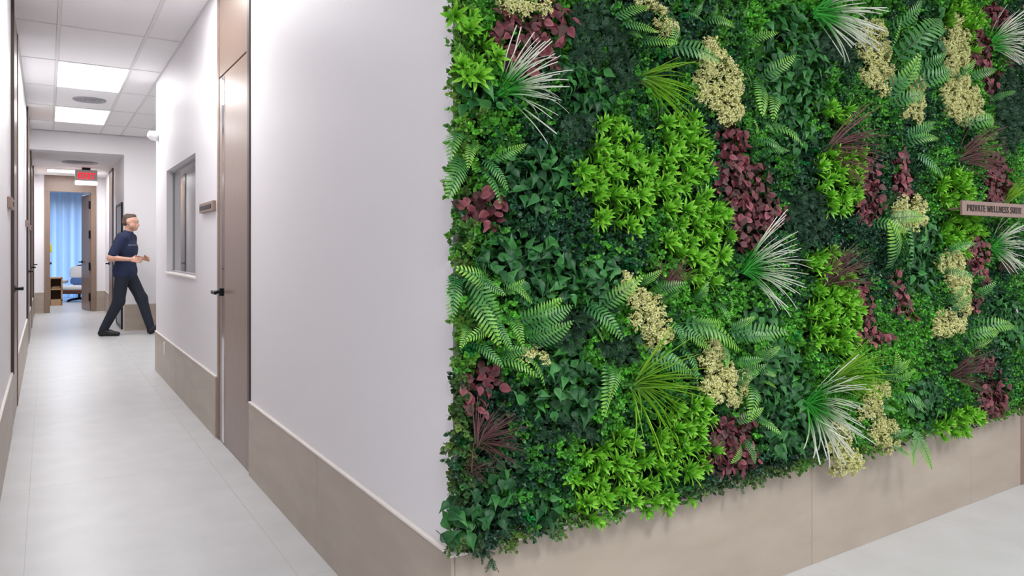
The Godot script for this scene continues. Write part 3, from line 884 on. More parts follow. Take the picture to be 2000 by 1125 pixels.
	for k in 4:
		rng.seed = 100 + k
		var g := Geo.new()
		for i in 26:
			var a := Vector3(rng.randfn() * 0.55, rng.randfn() * 0.55, rng.randf_range(0.35, 1.0)).normalized()
			var tip := a * rng.randf_range(0.65, 1.0)
			g.tube([Vector3(0, 0, -0.1), tip], [0.016], 3, L(140, 148, 60), false)
			for j in 6:
				var b := spin(a + Vector3(rng.randfn(), rng.randfn(), rng.randfn()) * 0.75, Vector3(rng.randfn(), rng.randfn(), rng.randfn()))
				var tone := rng.randf()
				var col := L(238, 236, 150).lerp(L(255, 253, 218), tone)
				g.leaf(Transform3D(b * Basis(Vector3.RIGHT, 0.6), tip + Vector3(rng.randfn(), rng.randfn(), rng.randfn()) * 0.05), 0.22, 0.15, [0.4, 1.0, 0.3], 0.35, 0.5, L(196, 202, 100), col, col)
		shapes.cream.append(g.commit(M.matte))
	# fern fronds: chord from the origin to (0, 1, 0), arched towards z
	shapes.fern = []
	for k in 6:
		rng.seed = 120 + k
		var g := Geo.new()
		var arch: float = [0.1, 0.18, 0.26][k % 3]
		var warm := 0.35 if k < 3 else 0.75
		var n := 15
		var path := []
		for i in n + 1:
			var f := float(i) / n
			path.append(Vector3(0.03 * sin(f * 3.0), f, arch * 4.0 * f * (1.0 - f) * (1.2 - 0.4 * f)))
		for i in range(1, n + 1):
			var f := float(i) / n
			var p: Vector3 = path[i]
			var d: Vector3 = (path[i] - path[i - 1]).normalized()
			var up := d.cross(Vector3.RIGHT).normalized() * -1.0
			var reach := 0.19 * pow(sin(PI * clampf(0.2 + 0.8 * f, 0.0, 1.0)), 0.75) + 0.012
			var c0 := L(42, 104, 68).lerp(L(88, 164, 46), f * warm)
			var c1 := L(60, 136, 78).lerp(L(168, 222, 66), clampf(f * warm * 1.3, 0.0, 1.0))
			for s in [-1.0, 1.0]:
				var y: Vector3 = (Vector3(s, 0, 0) + d * (0.25 + 0.5 * f) + up * rng.randf_range(-0.12, 0.1)).normalized()
				var b := spin(up, y)
				g.leaf(Transform3D(b, p), reach * rng.randf_range(0.92, 1.06), 0.04, [0.7, 1.0, 0.85, 0.1], 0.15, 0.5, c0, c1, c1)
		g.tube(path, [0.012, 0.011, 0.01, 0.009, 0.008, 0.006], 5, L(60, 112, 66), false)
		shapes.fern.append(g.commit(M.leafy))
	# grass blades along y, unit long, bending towards -z
	for kind in ["white", "lime", "purple"]:
		shapes[kind + "_blade"] = []
		for k in 6:
			var bend: float = [0.15, 0.35, 0.6, 0.95, 1.3, 1.65][k]
			var g := Geo.new()
			var c: Array = {"white": [L(48, 158, 44), L(228, 238, 212), L(252, 254, 248)], "lime": [L(100, 152, 52), L(140, 200, 46), L(196, 234, 76)], "purple": [L(74, 72, 52), L(124, 80, 84), L(168, 116, 122)]}[kind]
			var y := 0.0
			var z := 0.0
			var last := []
			for i in 11:
				var f := i / 10.0
				if i > 0:
					var a := bend * (f - 0.05)
					y += 0.1 * cos(a)
					z -= 0.1 * sin(a)
				var w: float = {"white": 0.0125 * (1.25 - 0.55 * f), "lime": 0.022 * (1.15 - f * 0.95), "purple": 0.019 * (1.2 - f)}[kind]
				var mid := 0.26 if kind == "white" else 0.5
				var col: Color = c[0].lerp(c[1], clampf((f - (0.34 if kind == "white" else 0.0)) / mid, 0.0, 1.0)) if f < mid + 0.34 else c[1].lerp(c[2], (f - mid - 0.34) / (0.66 - mid))
				var here := [g.point(Vector3(-w, y, z + w * 0.5), col), g.point(Vector3(0, y, z - w * 0.4), col), g.point(Vector3(w, y, z + w * 0.5), col)]
				if i > 0:
					for q in 2:
						g.tri(last[q], here[q], here[q + 1])
						g.tri(last[q], here[q + 1], last[q + 1])
				last = here
			shapes[kind + "_blade"].append(g.commit(M.matte))

func patch(kind: String, label: String, ellipses: Array) -> void:
	regions.append([kind, label, ellipses])

func region_at(x: float, y: float) -> int:
	# the last patch that holds this point of the wall, its outline roughened
	var dx := 0.03 * noise.get_noise_2d(x * 100.0, y * 100.0)
	var dy := 0.03 * noise.get_noise_2d(x * 100.0 + 500.0, y * 100.0)
	for i in range(regions.size() - 1, -1, -1):
		for e in regions[i][2]:
			var u: float = (x + dx - e[0]) / e[2]
			var w: float = (y + dy - e[1]) / e[3]
			if u * u + w * w < 1.0: return i
	return -1

func lean(x: float, y: float) -> Vector3:   # foliage at the rim of the panel turns outwards
	var a := Vector3(0, 0, 1)
	a.x -= 1.3 * clampf((0.99 - x) / 0.07, 0.0, 1.0)
	a.y -= 0.9 * clampf((0.47 - y) / 0.06, 0.0, 1.0)
	return a

func swell(x: float, y: float) -> float:   # how far the foliage stands out, in metres
	return 0.05 + 0.03 * noise.get_noise_2d(x * 32.0, y * 32.0) + 0.012 * noise.get_noise_2d(x * 90.0 + 70.0, y * 90.0)

func grow_patches() -> void:
	var step := {"ivy": 0.0195, "burgundy": 0.0165, "lime": 0.036, "cream": 0.026, "dark": 0.021}
	var words := {"ivy": ["ivy_patch", "ivy leaves", "leaf", "ivy patches in the plant wall"], "burgundy": ["burgundy_leaf_patch", "burgundy leaves", "leaf", "burgundy leaf patches in the plant wall"], "lime": ["lime_leaf_patch", "lime foliage", "sprig", "lime leaf patches in the plant wall"], "cream": ["cream_flower", "flowers", "flower_spray", "cream flowers in the plant wall"], "dark": ["feathery_foliage", "foliage", "foliage", "dark feathery patches in the plant wall"]}
	for i in regions.size():
		var kind: String = regions[i][0]
		var es: Array = regions[i][2]
		rng.seed = 1000 + i
		var at := Vector3(es[0][0], es[0][1], GREEN + 0.012)
		var t := thing(words[kind][0], regions[i][1], words[kind][1], at, 0.0, words[kind][3])
		var lo := Vector2(1e9, 1e9)
		var hi := -lo
		for e in es:
			lo = lo.min(Vector2(e[0] - e[2], e[1] - e[3]) - Vector2(0.03, 0.03))
			hi = hi.max(Vector2(e[0] + e[2], e[1] + e[3]) + Vector2(0.03, 0.03))
		var d: float = step[kind]
		var spots := []
		var y := lo.y
		while y < hi.y:
			var x := lo.x
			while x < hi.x:
				var px := x + rng.randf_range(-0.5, 0.5) * d
				var py := y + rng.randf_range(-0.5, 0.5) * d
				if region_at(px, py) == i and px > 0.9: spots.append(Vector2(px, py))
				x += d
			y += d
		var copies: Array[Transform3D] = []
		var extra: Array[Transform3D] = []
		var n := 0
		for s in spots:
			var out := lean(s.x, s.y)
			var h := swell(s.x, s.y)
			var p := Vector3(s.x, s.y, GREEN + 0.012 + h) - at
			var xf: Transform3D
			match kind:
				"ivy":
					var face := (out + Vector3(rng.randfn() * 0.5, 0.45 + rng.randfn() * 0.5, 0.0)).normalized()
					var b := spin(face, Vector3(rng.randfn(), rng.randfn() - 0.25, rng.randf_range(0.0, 0.8)))
					xf = Transform3D(b.scaled_local(Vector3.ONE * rng.randf_range(0.042, 0.06)), p + Vector3(0, 0, rng.randf_range(-0.022, 0.028)))
				"burgundy":
					var face := (out + Vector3(rng.randfn() * 0.6, 0.3 + rng.randfn() * 0.55, 0.0)).normalized()
					var b := spin(face, Vector3(rng.randfn(), rng.randfn() - 0.3, rng.randf_range(0.0, 1.0)))
					xf = Transform3D(b.scaled_local(Vector3.ONE * rng.randf_range(0.026, 0.038)), p + Vector3(0, 0, rng.randf_range(-0.02, 0.03)))
				"lime":
					var b := spin(out + Vector3(0.25 + rng.randfn() * 0.35, 0.2 + rng.randfn() * 0.35, 0.0), Vector3(rng.randfn(), rng.randfn(), 0))
					xf = Transform3D(b.scaled_local(Vector3.ONE * rng.randf_range(0.042, 0.058)), p + Vector3(0, 0, rng.randf_range(-0.01, 0.022)))
				"cream":
					var b := spin(out + Vector3(rng.randfn() * 0.3, rng.randfn() * 0.3, 0.0), Vector3(rng.randfn(), rng.randfn(), 0))
					xf = Transform3D(b.scaled_local(Vector3.ONE * rng.randf_range(0.022, 0.034)), p + Vector3(0, 0, rng.randf_range(0.0, 0.03)))
				"dark":
					var b := spin(out + Vector3(rng.randfn() * 0.5, rng.randfn() * 0.5, 0.0), Vector3(rng.randfn(), rng.randfn(), 0))
					xf = Transform3D(b.scaled_local(Vector3.ONE * rng.randf_range(0.026, 0.04)), p + Vector3(0, 0, rng.randf_range(-0.03, 0.008)))
			n += 1
			if kind == "dark": copies.append(xf)
			elif n <= 300: put(words[kind][2], shapes[kind][rng.randi() % shapes[kind].size()], t, xf)
			else: extra.append(xf)
		if kind == "dark": many("foliage", shapes.dark[i % 2], copies, [], t)
		elif extra.size(): many("more_leaves", shapes[kind][0], extra, [], t)

func many(called: String, mesh: Mesh, where: Array[Transform3D], colors: Array, parent: Node) -> void:
	if where.is_empty(): return
	var mm := MultiMesh.new()
	mm.transform_format = MultiMesh.TRANSFORM_3D
	mm.use_colors = colors.size() > 0
	mm.mesh = mesh
	mm.instance_count = where.size()
	for i in where.size():
		mm.set_instance_transform(i, where[i])
		if colors.size(): mm.set_instance_color(i, colors[i])
	var o := MultiMeshInstance3D.new()
	o.name = numbered(called, parent)
	o.multimesh = mm
	o.set_meta("kind", "stuff")
	parent.add_child(o, true)

func grow_boxwood() -> void:
	# the small-leaved filling between all the other plants, the dark panel behind it first
	var bk := thing("plant_panel", "dark backing panel that carries the plants of the wall", "panel", Vector3(2.66, 1.62, GREEN + 0.007))
	put("board", Geo.new().box(Vector3.ZERO, Vector3(3.36, 2.36, 0.012), 0.002).commit(M.backing), bk)
	var frame := Geo.new()
	for k in 18: frame.box(Vector3(-1.6 + k * 0.19, 0, 0.012), Vector3(0.012, 2.34, 0.012))
	put("lattice", frame.commit(M.backing), bk)
	var t := thing("boxwood_foliage", "small-leaved boxwood foliage filling the plant wall between all the other plants", "foliage", Vector3(2.66, 1.62, GREEN))
	t.set_meta("kind", "stuff")
	rng.seed = 7
	var where := [[] as Array[Transform3D], [] as Array[Transform3D], [] as Array[Transform3D]]
	var colors := [[], [], []]
	var d := 0.0198
	var bright := L(106, 196, 64)
	var mid := L(64, 138, 64)
	var deep := L(46, 92, 68)
	var olive := L(128, 156, 70)
	var y := 0.43
	while y < 2.8:
		var x := 0.945
		while x < 4.34:
			var px := x + rng.randf_range(-0.5, 0.5) * d
			var py := y + rng.randf_range(-0.5, 0.5) * d
			var r := region_at(px, py)
			var under := r >= 0
			if not under or rng.randf() < 0.4:
				var out := lean(px, py)
				var tone := noise.get_noise_2d(px * 26.0 + 300.0, py * 26.0) + rng.randfn() * 0.22
				var col := deep.lerp(mid, clampf(tone * 2.2 + 0.75, 0.0, 1.0)).lerp(bright, clampf(tone * 2.4 + 0.2, 0.0, 1.0))
				if px < 1.0 or py < 0.46: col = col.lerp(olive, rng.randf_range(0.0, 0.75))
				if rng.randf() < 0.015: col = L(30, 150, 70)
				var h := swell(px, py) + rng.randf_range(-0.02, 0.018)
				if under: h -= 0.04
				elif rng.randf() < 0.35: h -= 0.03
				var b := spin(out + Vector3(rng.randfn() * 0.45, 0.1 + rng.randfn() * 0.45, 0.0), Vector3(rng.randfn(), rng.randfn(), 0.0))
				var k := rng.randi() % 3
				var s := rng.randf_range(0.0155, 0.021)
				where[k].append(Transform3D(b.scaled_local(Vector3.ONE * s), Vector3(px, py, GREEN + 0.012 + maxf(h, 0.008)) - t.position - b.z * s))
				colors[k].append(col * rng.randf_range(0.62, 1.3))
			x += d
		y += d
	for k in 3: many("sprigs", shapes.boxwood[k], where[k], colors[k], t)

var tuft_count := 0
func tuft(kind: String, label: String, x: float, y: float, dx: float, dy: float, spread: int, n: int, droop: float) -> void:
	rng.seed = 3000 + tuft_count
	tuft_count += 1
	var at := Vector3(x, y, GREEN + 0.012 + 0.06)
	var t := thing(kind + "_grass_tuft", label, "grass", at, 0.0, kind + " grass tufts in the plant wall")
	var main := Vector3(dx, dy, 0.0)
	var long := main.length() * (1.15 if kind == "purple" else 1.14)
	var angle := atan2(dy, dx)
	put("stem_base", Geo.new().tube([Vector3(0, 0, -0.04), main.normalized() * 0.012 + Vector3(0, 0, 0.008)], [0.007, 0.005], 7).commit(M.backing), t)
	for i in n:
		var u := rng.randf_range(-0.5, 0.5) + rng.randf_range(-0.2, 0.2)
		var a := angle + deg_to_rad(spread) * u
		var k := rng.randi() % 3
		if rng.randf() < droop * 0.6: k = 3 + rng.randi() % 3
		var l := long * rng.randf_range(0.68, 1.12) * (1.0 if k < 4 else 0.95)
		var dir := Vector3(cos(a), sin(a), rng.randf_range(0.1, 0.6) + (0.25 if kind == "lime" else 0.0)).normalized()
		var b := spin(Vector3(rng.randfn() * 0.25, 0.9, -0.45).slide(dir), dir)
		var thick := 1.0 if kind != "white" else rng.randf_range(0.8, 1.2)
		put("blade", shapes[kind + "_blade"][k], t, Transform3D(b * Basis.from_scale(Vector3(l * thick, l, l)), Vector3(rng.randfn(), rng.randfn(), rng.randfn()) * 0.006))

var fern_count := 0
func fern(label: String, fronds: Array) -> void:
	rng.seed = 5000 + fern_count
	fern_count += 1
	var f0: Array = fronds[0]
	var at := Vector3(f0[0], f0[1], GREEN + 0.012 + 0.04)
	var t := thing("fern", label, "fern", at, 0.0, "ferns in the plant wall")
	for f in fronds:
		var a := Vector3(f[0], f[1], at.z + rng.randf_range(0.02, 0.045) + (0.02 if f[0] > 2.2 else 0.0)) - at
		var b := Vector3(f[2], f[3], at.z + rng.randf_range(0.06, 0.105) + (0.02 if f[0] > 2.2 else 0.0)) - at
		var y := b - a
		var face := Vector3(rng.randfn() * 0.35, 0.45 + rng.randfn() * 0.25, 1.0)
		put("frond", shapes.fern[rng.randi() % 6], t, Transform3D(spin(face.slide(y.normalized()), y).scaled_local(Vector3.ONE * y.length() * (1.2 if f[0] < 2.0 else 1.4)), a))

func plant_wall() -> void:
	make_leaf_shapes()
	patch("ivy", "dark green ivy leaves just left of the white grass tuft in the top left corner", [[1.010, 1.691, 0.073, 0.048]])
	patch("ivy", "dark green ivy leaves right of the top left white grass tuft", [[1.396, 1.790, 0.103, 0.137], [1.318, 1.861, 0.048, 0.053]])
	patch("ivy", "dark green ivy leaves right of the fern on the upper left edge", [[1.216, 1.484, 0.131, 0.093]])
	patch("ivy", "broad bed of dark green ivy leaves above the large fern on the left edge", [[1.145, 1.242, 0.175, 0.068], [1.290, 1.183, 0.170, 0.071], [1.436, 1.186, 0.091, 0.068]])
	patch("ivy", "dark green ivy leaves right of the purple grass tuft at the lower left", [[1.290, 0.926, 0.104, 0.074], [1.328, 0.825, 0.163, 0.076]])
	patch("ivy", "dark green ivy leaves filling the bottom left corner of the plant wall", [[0.978, 0.523, 0.105, 0.059]])
	patch("ivy", "small bunch of ivy leaves right of the drooping purple grass at the lower left", [[1.076, 0.622, 0.076, 0.047]])
	patch("ivy", "dark green ivy leaves hanging at the bottom edge left of the lime foliage", [[1.234, 0.490, 0.066, 0.043]])
	patch("ivy", "tall bed of dark ivy leaves at the top, right of the cream flower column", [[2.369, 1.964, 0.178, 0.245], [2.511, 2.015, 0.097, 0.191]])
	patch("ivy", "dark ivy leaves right of the top of the long burgundy leaf column", [[2.400, 1.723, 0.111, 0.079]])
	patch("ivy", "dark ivy leaves below the white grass tuft in the middle of the wall", [[2.192, 1.006, 0.137, 0.059]])
	patch("ivy", "large bed of dark ivy leaves left of the white grass tuft near the bottom edge", [[2.309, 0.749, 0.179, 0.161], [2.385, 0.554, 0.169, 0.082]])
	patch("ivy", "dark ivy leaves near the top between the two upper cream flower columns", [[3.358, 2.199, 0.153, 0.166]])
	patch("ivy", "dark ivy leaves left of the cream flower column under the brown sign", [[3.314, 1.237, 0.147, 0.170]])
	patch("ivy", "dark ivy leaves right of the ferns beside the lowest white grass tuft", [[3.293, 0.595, 0.154, 0.096]])
	patch("ivy", "dark ivy leaves at the right end of the plant wall under the white grass tuft", [[4.085, 0.882, 0.187, 0.149]])
	patch("lime", "loose lime leaf rosettes on the top left edge of the plant wall", [[0.946, 1.897, 0.025, 0.037], [0.974, 1.837, 0.032, 0.029], [1.023, 1.822, 0.031, 0.026], [0.970, 1.756, 0.037, 0.031]])
	patch("lime", "largest bed of lime pointed leaves, in the upper left part of the wall", [[1.477, 1.554, 0.114, 0.102], [1.519, 1.432, 0.127, 0.129], [1.426, 1.491, 0.081, 0.070]])
	patch("lime", "lime pointed leaves left of the top of the long burgundy leaf column", [[1.800, 1.601, 0.115, 0.119], [1.672, 1.478, 0.132, 0.086]])
	patch("lime", "lime pointed leaves left of the lower half of the long burgundy leaf column", [[1.861, 1.379, 0.136, 0.089], [1.788, 1.282, 0.139, 0.051], [1.924, 1.299, 0.089, 0.053], [1.861, 1.194, 0.062, 0.078]])
	patch("lime", "small tuft of lime pointed leaves right of the ivy at the lower left", [[1.446, 0.652, 0.086, 0.040]])
	patch("lime", "wide bed of lime pointed leaves along the bottom edge", [[1.467, 0.545, 0.123, 0.076], [1.616, 0.532, 0.110, 0.095], [1.711, 0.434, 0.111, 0.022], [1.426, 0.469, 0.085, 0.039]])
	patch("lime", "lime pointed leaves left of the burgundy leaves near the bottom edge", [[1.776, 0.672, 0.138, 0.086], [1.829, 0.561, 0.112, 0.064]])
	patch("lime", "lime pointed leaves below the purple grass tuft near the upper right", [[2.661, 1.545, 0.178, 0.131]])
	patch("lime", "lime pointed leaves below the purple grass tuft in the middle right", [[2.627, 0.996, 0.156, 0.163], [2.543, 1.202, 0.098, 0.058]])
	patch("lime", "lime pointed leaves right of the cream flowers at the top right", [[3.609, 2.337, 0.152, 0.098], [3.633, 2.272, 0.086, 0.086]])
	patch("lime", "lime pointed leaves at the left end of the brown sign", [[3.548, 1.536, 0.149, 0.106], [3.609, 1.340, 0.171, 0.098]])
	patch("lime", "lime pointed leaves on the bottom edge near the right end", [[3.585, 0.457, 0.217, 0.048]])
	patch("lime", "small lime sprigs above the upper right purple grass tuft", [[2.643, 1.798, 0.075, 0.052]])
	patch("dark", "dark feathery foliage at the top between burgundy leaves and ferns", [[1.416, 1.935, 0.110, 0.108]])
	patch("dark", "dark feathery foliage left of the upper lime grass tuft", [[1.525, 1.852, 0.059, 0.104]])
	patch("dark", "dark feathery foliage left of the top of the largest lime bed", [[1.347, 1.620, 0.070, 0.052]])
	patch("dark", "dark feathery foliage right of the large left fern", [[1.328, 1.033, 0.100, 0.058]])
	patch("dark", "dark feathery foliage left of the small lime tuft at the lower left", [[1.318, 0.725, 0.115, 0.033]])
	patch("dark", "dark feathery foliage right of the lower part of the long burgundy column", [[2.463, 1.394, 0.140, 0.105]])
	patch("dark", "dark feathery foliage under the white grass tuft at the top", [[2.678, 2.082, 0.145, 0.091]])
	patch("dark", "dark feathery foliage above the lower lime grass tuft", [[1.512, 0.950, 0.080, 0.048]])
	patch("dark", "dark feathery sprigs hanging from the bottom left corner", [[1.029, 0.425, 0.036, 0.020], [1.068, 0.452, 0.044, 0.016]])
	patch("dark", "dark feathery foliage at the right end below the top right white tuft", [[4.107, 1.976, 0.166, 0.224]])
	patch("dark", "dark feathery foliage on the bottom edge left of the hanging cream flowers", [[2.534, 0.482, 0.091, 0.034]])
	patch("burgundy", "burgundy leaves above the white grass tuft at the top left", [[1.153, 1.865, 0.126, 0.087], [1.252, 1.947, 0.074, 0.052]])
	patch("burgundy", "small cluster of burgundy leaves below the fern on the upper left edge", [[1.018, 1.387, 0.073, 0.056]])
	patch("burgundy", "burgundy leaves above the purple grass tuft at the lower left", [[1.026, 0.912, 0.069, 0.033], [0.994, 0.857, 0.039, 0.032]])
	patch("burgundy", "long column of burgundy leaves in the middle of the plant wall", [[2.041, 1.640, 0.080, 0.078], [2.095, 1.517, 0.131, 0.079], [2.164, 1.403, 0.163, 0.087], [2.131, 1.301, 0.061, 0.033]])
	patch("burgundy", "burgundy leaves at the bottom edge below the cream flowers", [[2.041, 0.634, 0.134, 0.063], [2.041, 0.522, 0.139, 0.049]])
	patch("burgundy", "burgundy leaves right of the lime foliage under the upper right purple grass", [[2.856, 1.582, 0.066, 0.063], [2.882, 1.499, 0.089, 0.071], [2.867, 1.425, 0.103, 0.049]])
	patch("burgundy", "narrow strip of burgundy leaves above the cream flowers left of the sign", [[3.098, 1.646, 0.060, 0.048], [3.134, 1.560, 0.073, 0.083], [3.208, 1.492, 0.054, 0.031]])
	patch("burgundy", "burgundy leaves right of the lime foliage in the middle right", [[2.819, 1.084, 0.047, 0.040], [2.845, 1.000, 0.062, 0.052], [2.845, 0.920, 0.110, 0.039], [2.988, 0.888, 0.077, 0.029]])
	patch("burgundy", "narrow strip of burgundy leaves below the upright ferns in the middle right", [[3.098, 1.140, 0.064, 0.034], [3.146, 1.041, 0.082, 0.072], [3.221, 0.966, 0.054, 0.033]])
	patch("burgundy", "burgundy leaves left of the white grass tuft at the top right corner", [[3.805, 2.237, 0.132, 0.109], [4.014, 2.430, 0.140, 0.065], [3.908, 2.099, 0.084, 0.091]])
	patch("burgundy", "burgundy leaves just above the brown sign", [[3.987, 1.605, 0.145, 0.149]])
	patch("burgundy", "burgundy leaves just below the brown sign", [[3.780, 1.239, 0.131, 0.098], [3.892, 1.134, 0.068, 0.041]])
	patch("burgundy", "dark burgundy leaves right of the cream column below the sign", [[3.780, 1.015, 0.080, 0.056]])
	patch("burgundy", "burgundy leaves on the bottom edge at the right end of the wall", [[3.882, 0.694, 0.114, 0.040], [3.924, 0.534, 0.152, 0.109]])
	patch("cream", "cream flower spray at the very top left above the burgundy leaves", [[1.136, 1.954, 0.073, 0.031]])
	patch("cream", "tall cream flower column at the top, left of the ivy", [[1.911, 1.931, 0.066, 0.072], [1.962, 1.847, 0.108, 0.095], [2.027, 1.763, 0.066, 0.061]])
	patch("cream", "small cream flower tips among the top ferns", [[1.690, 1.978, 0.030, 0.023], [1.649, 2.051, 0.058, 0.022]])
	patch("cream", "cream flowers among the ferns at the centre left", [[1.546, 1.139, 0.051, 0.043], [1.620, 1.073, 0.084, 0.052], [1.665, 1.002, 0.059, 0.052]])
	patch("cream", "small cream flower spray under the large left fern", [[1.180, 0.977, 0.046, 0.020]])
	patch("cream", "cream flowers right of the lime grass tuft near the bottom", [[1.911, 0.900, 0.061, 0.037], [1.962, 0.806, 0.114, 0.063], [2.027, 0.741, 0.058, 0.022]])
	patch("cream", "cream flower column at the top, left of the upper right ferns", [[2.882, 2.101, 0.093, 0.120], [2.919, 1.987, 0.102, 0.060]])
	patch("cream", "small cream flowers under the upper right ferns", [[3.229, 1.957, 0.080, 0.056], [3.187, 1.870, 0.087, 0.042]])
	patch("cream", "upper cream flower column near the top right corner", [[3.548, 2.202, 0.098, 0.124]])
	patch("cream", "round cream flower cluster below the top right column", [[3.609, 1.964, 0.167, 0.102]])
	patch("cream", "cream flowers among ferns left of the brown sign", [[3.179, 1.423, 0.120, 0.072], [3.086, 1.374, 0.064, 0.036]])
	patch("cream", "long cream flower column below the brown sign", [[3.538, 1.200, 0.098, 0.058], [3.609, 1.112, 0.086, 0.060], [3.642, 1.015, 0.067, 0.055], [3.501, 0.914, 0.143, 0.055]])
	patch("cream", "small cream flowers right of the lowest white grass tuft", [[2.912, 0.679, 0.094, 0.033], [2.856, 0.606, 0.074, 0.037]])
	patch("cream", "cream flower cluster between the lowest white tuft and the lower right fern", [[2.968, 0.491, 0.107, 0.062]])
	patch("cream", "cream flower cluster hanging lowest on the bottom edge", [[2.661, 0.500, 0.079, 0.062], [2.705, 0.425, 0.091, 0.043]])
	tuft("white", "white grass tuft with green base in the top left corner", 1.076, 1.707, 0.139, 0.098, 105, 50, 0.46)
	tuft("white", "white grass tuft in the middle, right of the long burgundy column", 2.095, 1.188, 0.201, 0.069, 105, 48, 0.40)
	tuft("white", "white grass tuft nearest the bottom edge, beside lime grass", 2.463, 0.674, 0.223, -0.043, 130, 64, 0.45)
	tuft("white", "white grass tuft cut by the top edge of the picture", 2.511, 2.183, 0.238, 0.063, 90, 56, 0.40)
	tuft("white", "white grass tuft in the top right corner", 3.898, 2.263, 0.182, 0.127, 70, 56, 0.35)
	tuft("white", "white grass tuft just below the brown sign", 3.924, 1.273, 0.178, 0.056, 110, 56, 0.40)
	tuft("lime", "lime grass tuft at the top left of the tall cream column", 1.605, 1.814, 0.172, -0.025, 85, 34, 0.50)
	tuft("lime", "lime grass tuft left of the lower cream flowers", 1.566, 0.835, 0.212, -0.022, 150, 46, 0.50)
	tuft("lime", "lime grass tuft above the lowest white grass tuft", 2.643, 0.744, 0.155, 0.108, 105, 72, 0.30)
	tuft("lime", "green grass tuft at the right edge above the brown sign", 4.085, 1.502, 0.017, 0.136, 70, 40, 0.30)
	tuft("purple", "large purple grass tuft at the lower left", 1.002, 0.730, 0.099, 0.071, 100, 64, 0.35)
	tuft("purple", "small purple grass tuft with drooping blades below the large purple one at the lower left", 0.970, 0.662, 0.070, 0.034, 100, 22, 0.75)
	tuft("purple", "purple grass tuft behind ferns in the middle of the wall", 1.701, 1.120, 0.020, 0.106, 75, 56, 0.25)
	tuft("purple", "upper right purple grass tuft above the lime foliage", 2.586, 1.660, 0.198, 0.076, 95, 56, 0.30)
	tuft("purple", "purple grass tuft in the middle right above lime foliage", 2.580, 1.128, 0.113, 0.128, 80, 60, 0.25)
	tuft("purple", "purple grass tuft above the left end of the sign", 3.604, 1.683, 0.193, 0.098, 80, 52, 0.40)
	tuft("purple", "purple grass tuft on the lower right left of the burgundy leaves", 3.538, 0.667, 0.174, 0.084, 80, 48, 0.30)
	tuft("purple", "dark purple grass tuft under the top right white tuft", 4.030, 2.202, 0.071, 0.066, 70, 44, 0.40)
	tuft("purple", "dark purple grass tuft under the white tuft below the sign", 4.030, 1.168, 0.071, 0.051, 80, 44, 0.50)
	fern("fern with blue-green fronds on the upper left edge", [[0.943, 1.568, 0.876, 1.503], [0.949, 1.517, 0.876, 1.416], [0.981, 1.554, 0.946, 1.491], [1.007, 1.514, 1.059, 1.442], [0.981, 1.485, 1.012, 1.402], [1.039, 1.511, 1.109, 1.552]])
	fern("largest fern, on the left edge halfway down", [[0.921, 1.195, 0.884, 1.098], [0.954, 1.208, 1.033, 1.091], [1.002, 1.151, 0.903, 1.209], [0.965, 1.144, 1.012, 1.031], [1.029, 1.080, 1.059, 1.008], [0.997, 1.191, 1.041, 1.150], [1.063, 1.175, 1.126, 1.126], [1.066, 1.147, 1.109, 1.179], [1.021, 1.041, 0.938, 1.029], [0.965, 1.059, 0.918, 1.016]])
	fern("fern with upswept fronds right of the largest left fern", [[1.124, 1.065, 1.228, 1.116], [1.141, 1.041, 1.253, 1.095], [1.141, 1.017, 1.215, 1.051], [1.166, 0.993, 1.261, 1.049], [1.098, 1.077, 1.102, 1.011]])
	fern("fern with hanging fronds above the lower left burgundy leaves", [[0.974, 1.014, 1.031, 0.957], [1.034, 0.952, 1.124, 0.921], [1.064, 0.976, 1.111, 0.992], [1.106, 0.964, 1.152, 0.898]])
	fern("fern with hanging fronds left of the centre left cream flowers", [[1.362, 1.097, 1.433, 1.012], [1.382, 1.050, 1.401, 0.997], [1.422, 1.085, 1.515, 1.170]])
	fern("single fern frond hanging left of the lower lime grass tuft", [[1.452, 0.914, 1.397, 0.792], [1.469, 0.907, 1.427, 0.828]])
	fern("bright green fern at the top left of the upper lime grass", [[1.475, 1.977, 1.576, 2.026], [1.508, 1.967, 1.602, 1.954], [1.534, 1.949, 1.559, 1.930], [1.611, 2.027, 1.633, 1.991], [1.638, 1.971, 1.660, 1.996], [1.589, 1.929, 1.660, 1.919]])
	fern("fern along the top edge left of the tall cream column", [[1.738, 2.023, 1.784, 2.007], [1.795, 2.029, 1.832, 2.081], [1.878, 2.040, 1.962, 2.027], [2.001, 2.046, 2.016, 2.112], [1.692, 1.922, 1.852, 1.896], [1.734, 2.002, 1.689, 1.925], [1.771, 1.946, 1.813, 1.942], [1.911, 2.054, 1.906, 2.090]])
	fern("fern right of the tall cream flower column", [[2.081, 1.980, 2.138, 2.014], [2.089, 1.913, 2.075, 1.974], [2.033, 1.894, 2.056, 1.849], [2.153, 1.952, 2.183, 1.926], [2.187, 1.885, 2.257, 1.946], [2.167, 1.877, 2.108, 1.771], [2.207, 1.817, 2.152, 1.744]])
	fern("fern with fronds over the top of the long burgundy column", [[2.103, 1.639, 2.075, 1.697], [2.136, 1.656, 2.200, 1.625], [2.158, 1.602, 2.217, 1.615], [2.175, 1.696, 2.263, 1.655], [2.164, 1.728, 2.183, 1.698]])
	fern("fern around the purple grass in the middle of the wall", [[1.585, 1.154, 1.629, 1.193], [1.638, 1.134, 1.705, 1.156], [1.679, 1.077, 1.696, 1.127], [1.834, 1.094, 1.861, 1.150], [1.919, 1.083, 1.934, 1.028], [1.949, 1.133, 1.962, 1.045]])
	fern("arching fern right of the centre left cream flowers", [[1.706, 1.032, 1.747, 0.957], [1.771, 1.022, 1.944, 0.941], [1.795, 1.034, 1.886, 1.024], [1.748, 1.010, 1.837, 0.946], [1.788, 0.999, 1.898, 0.980]])
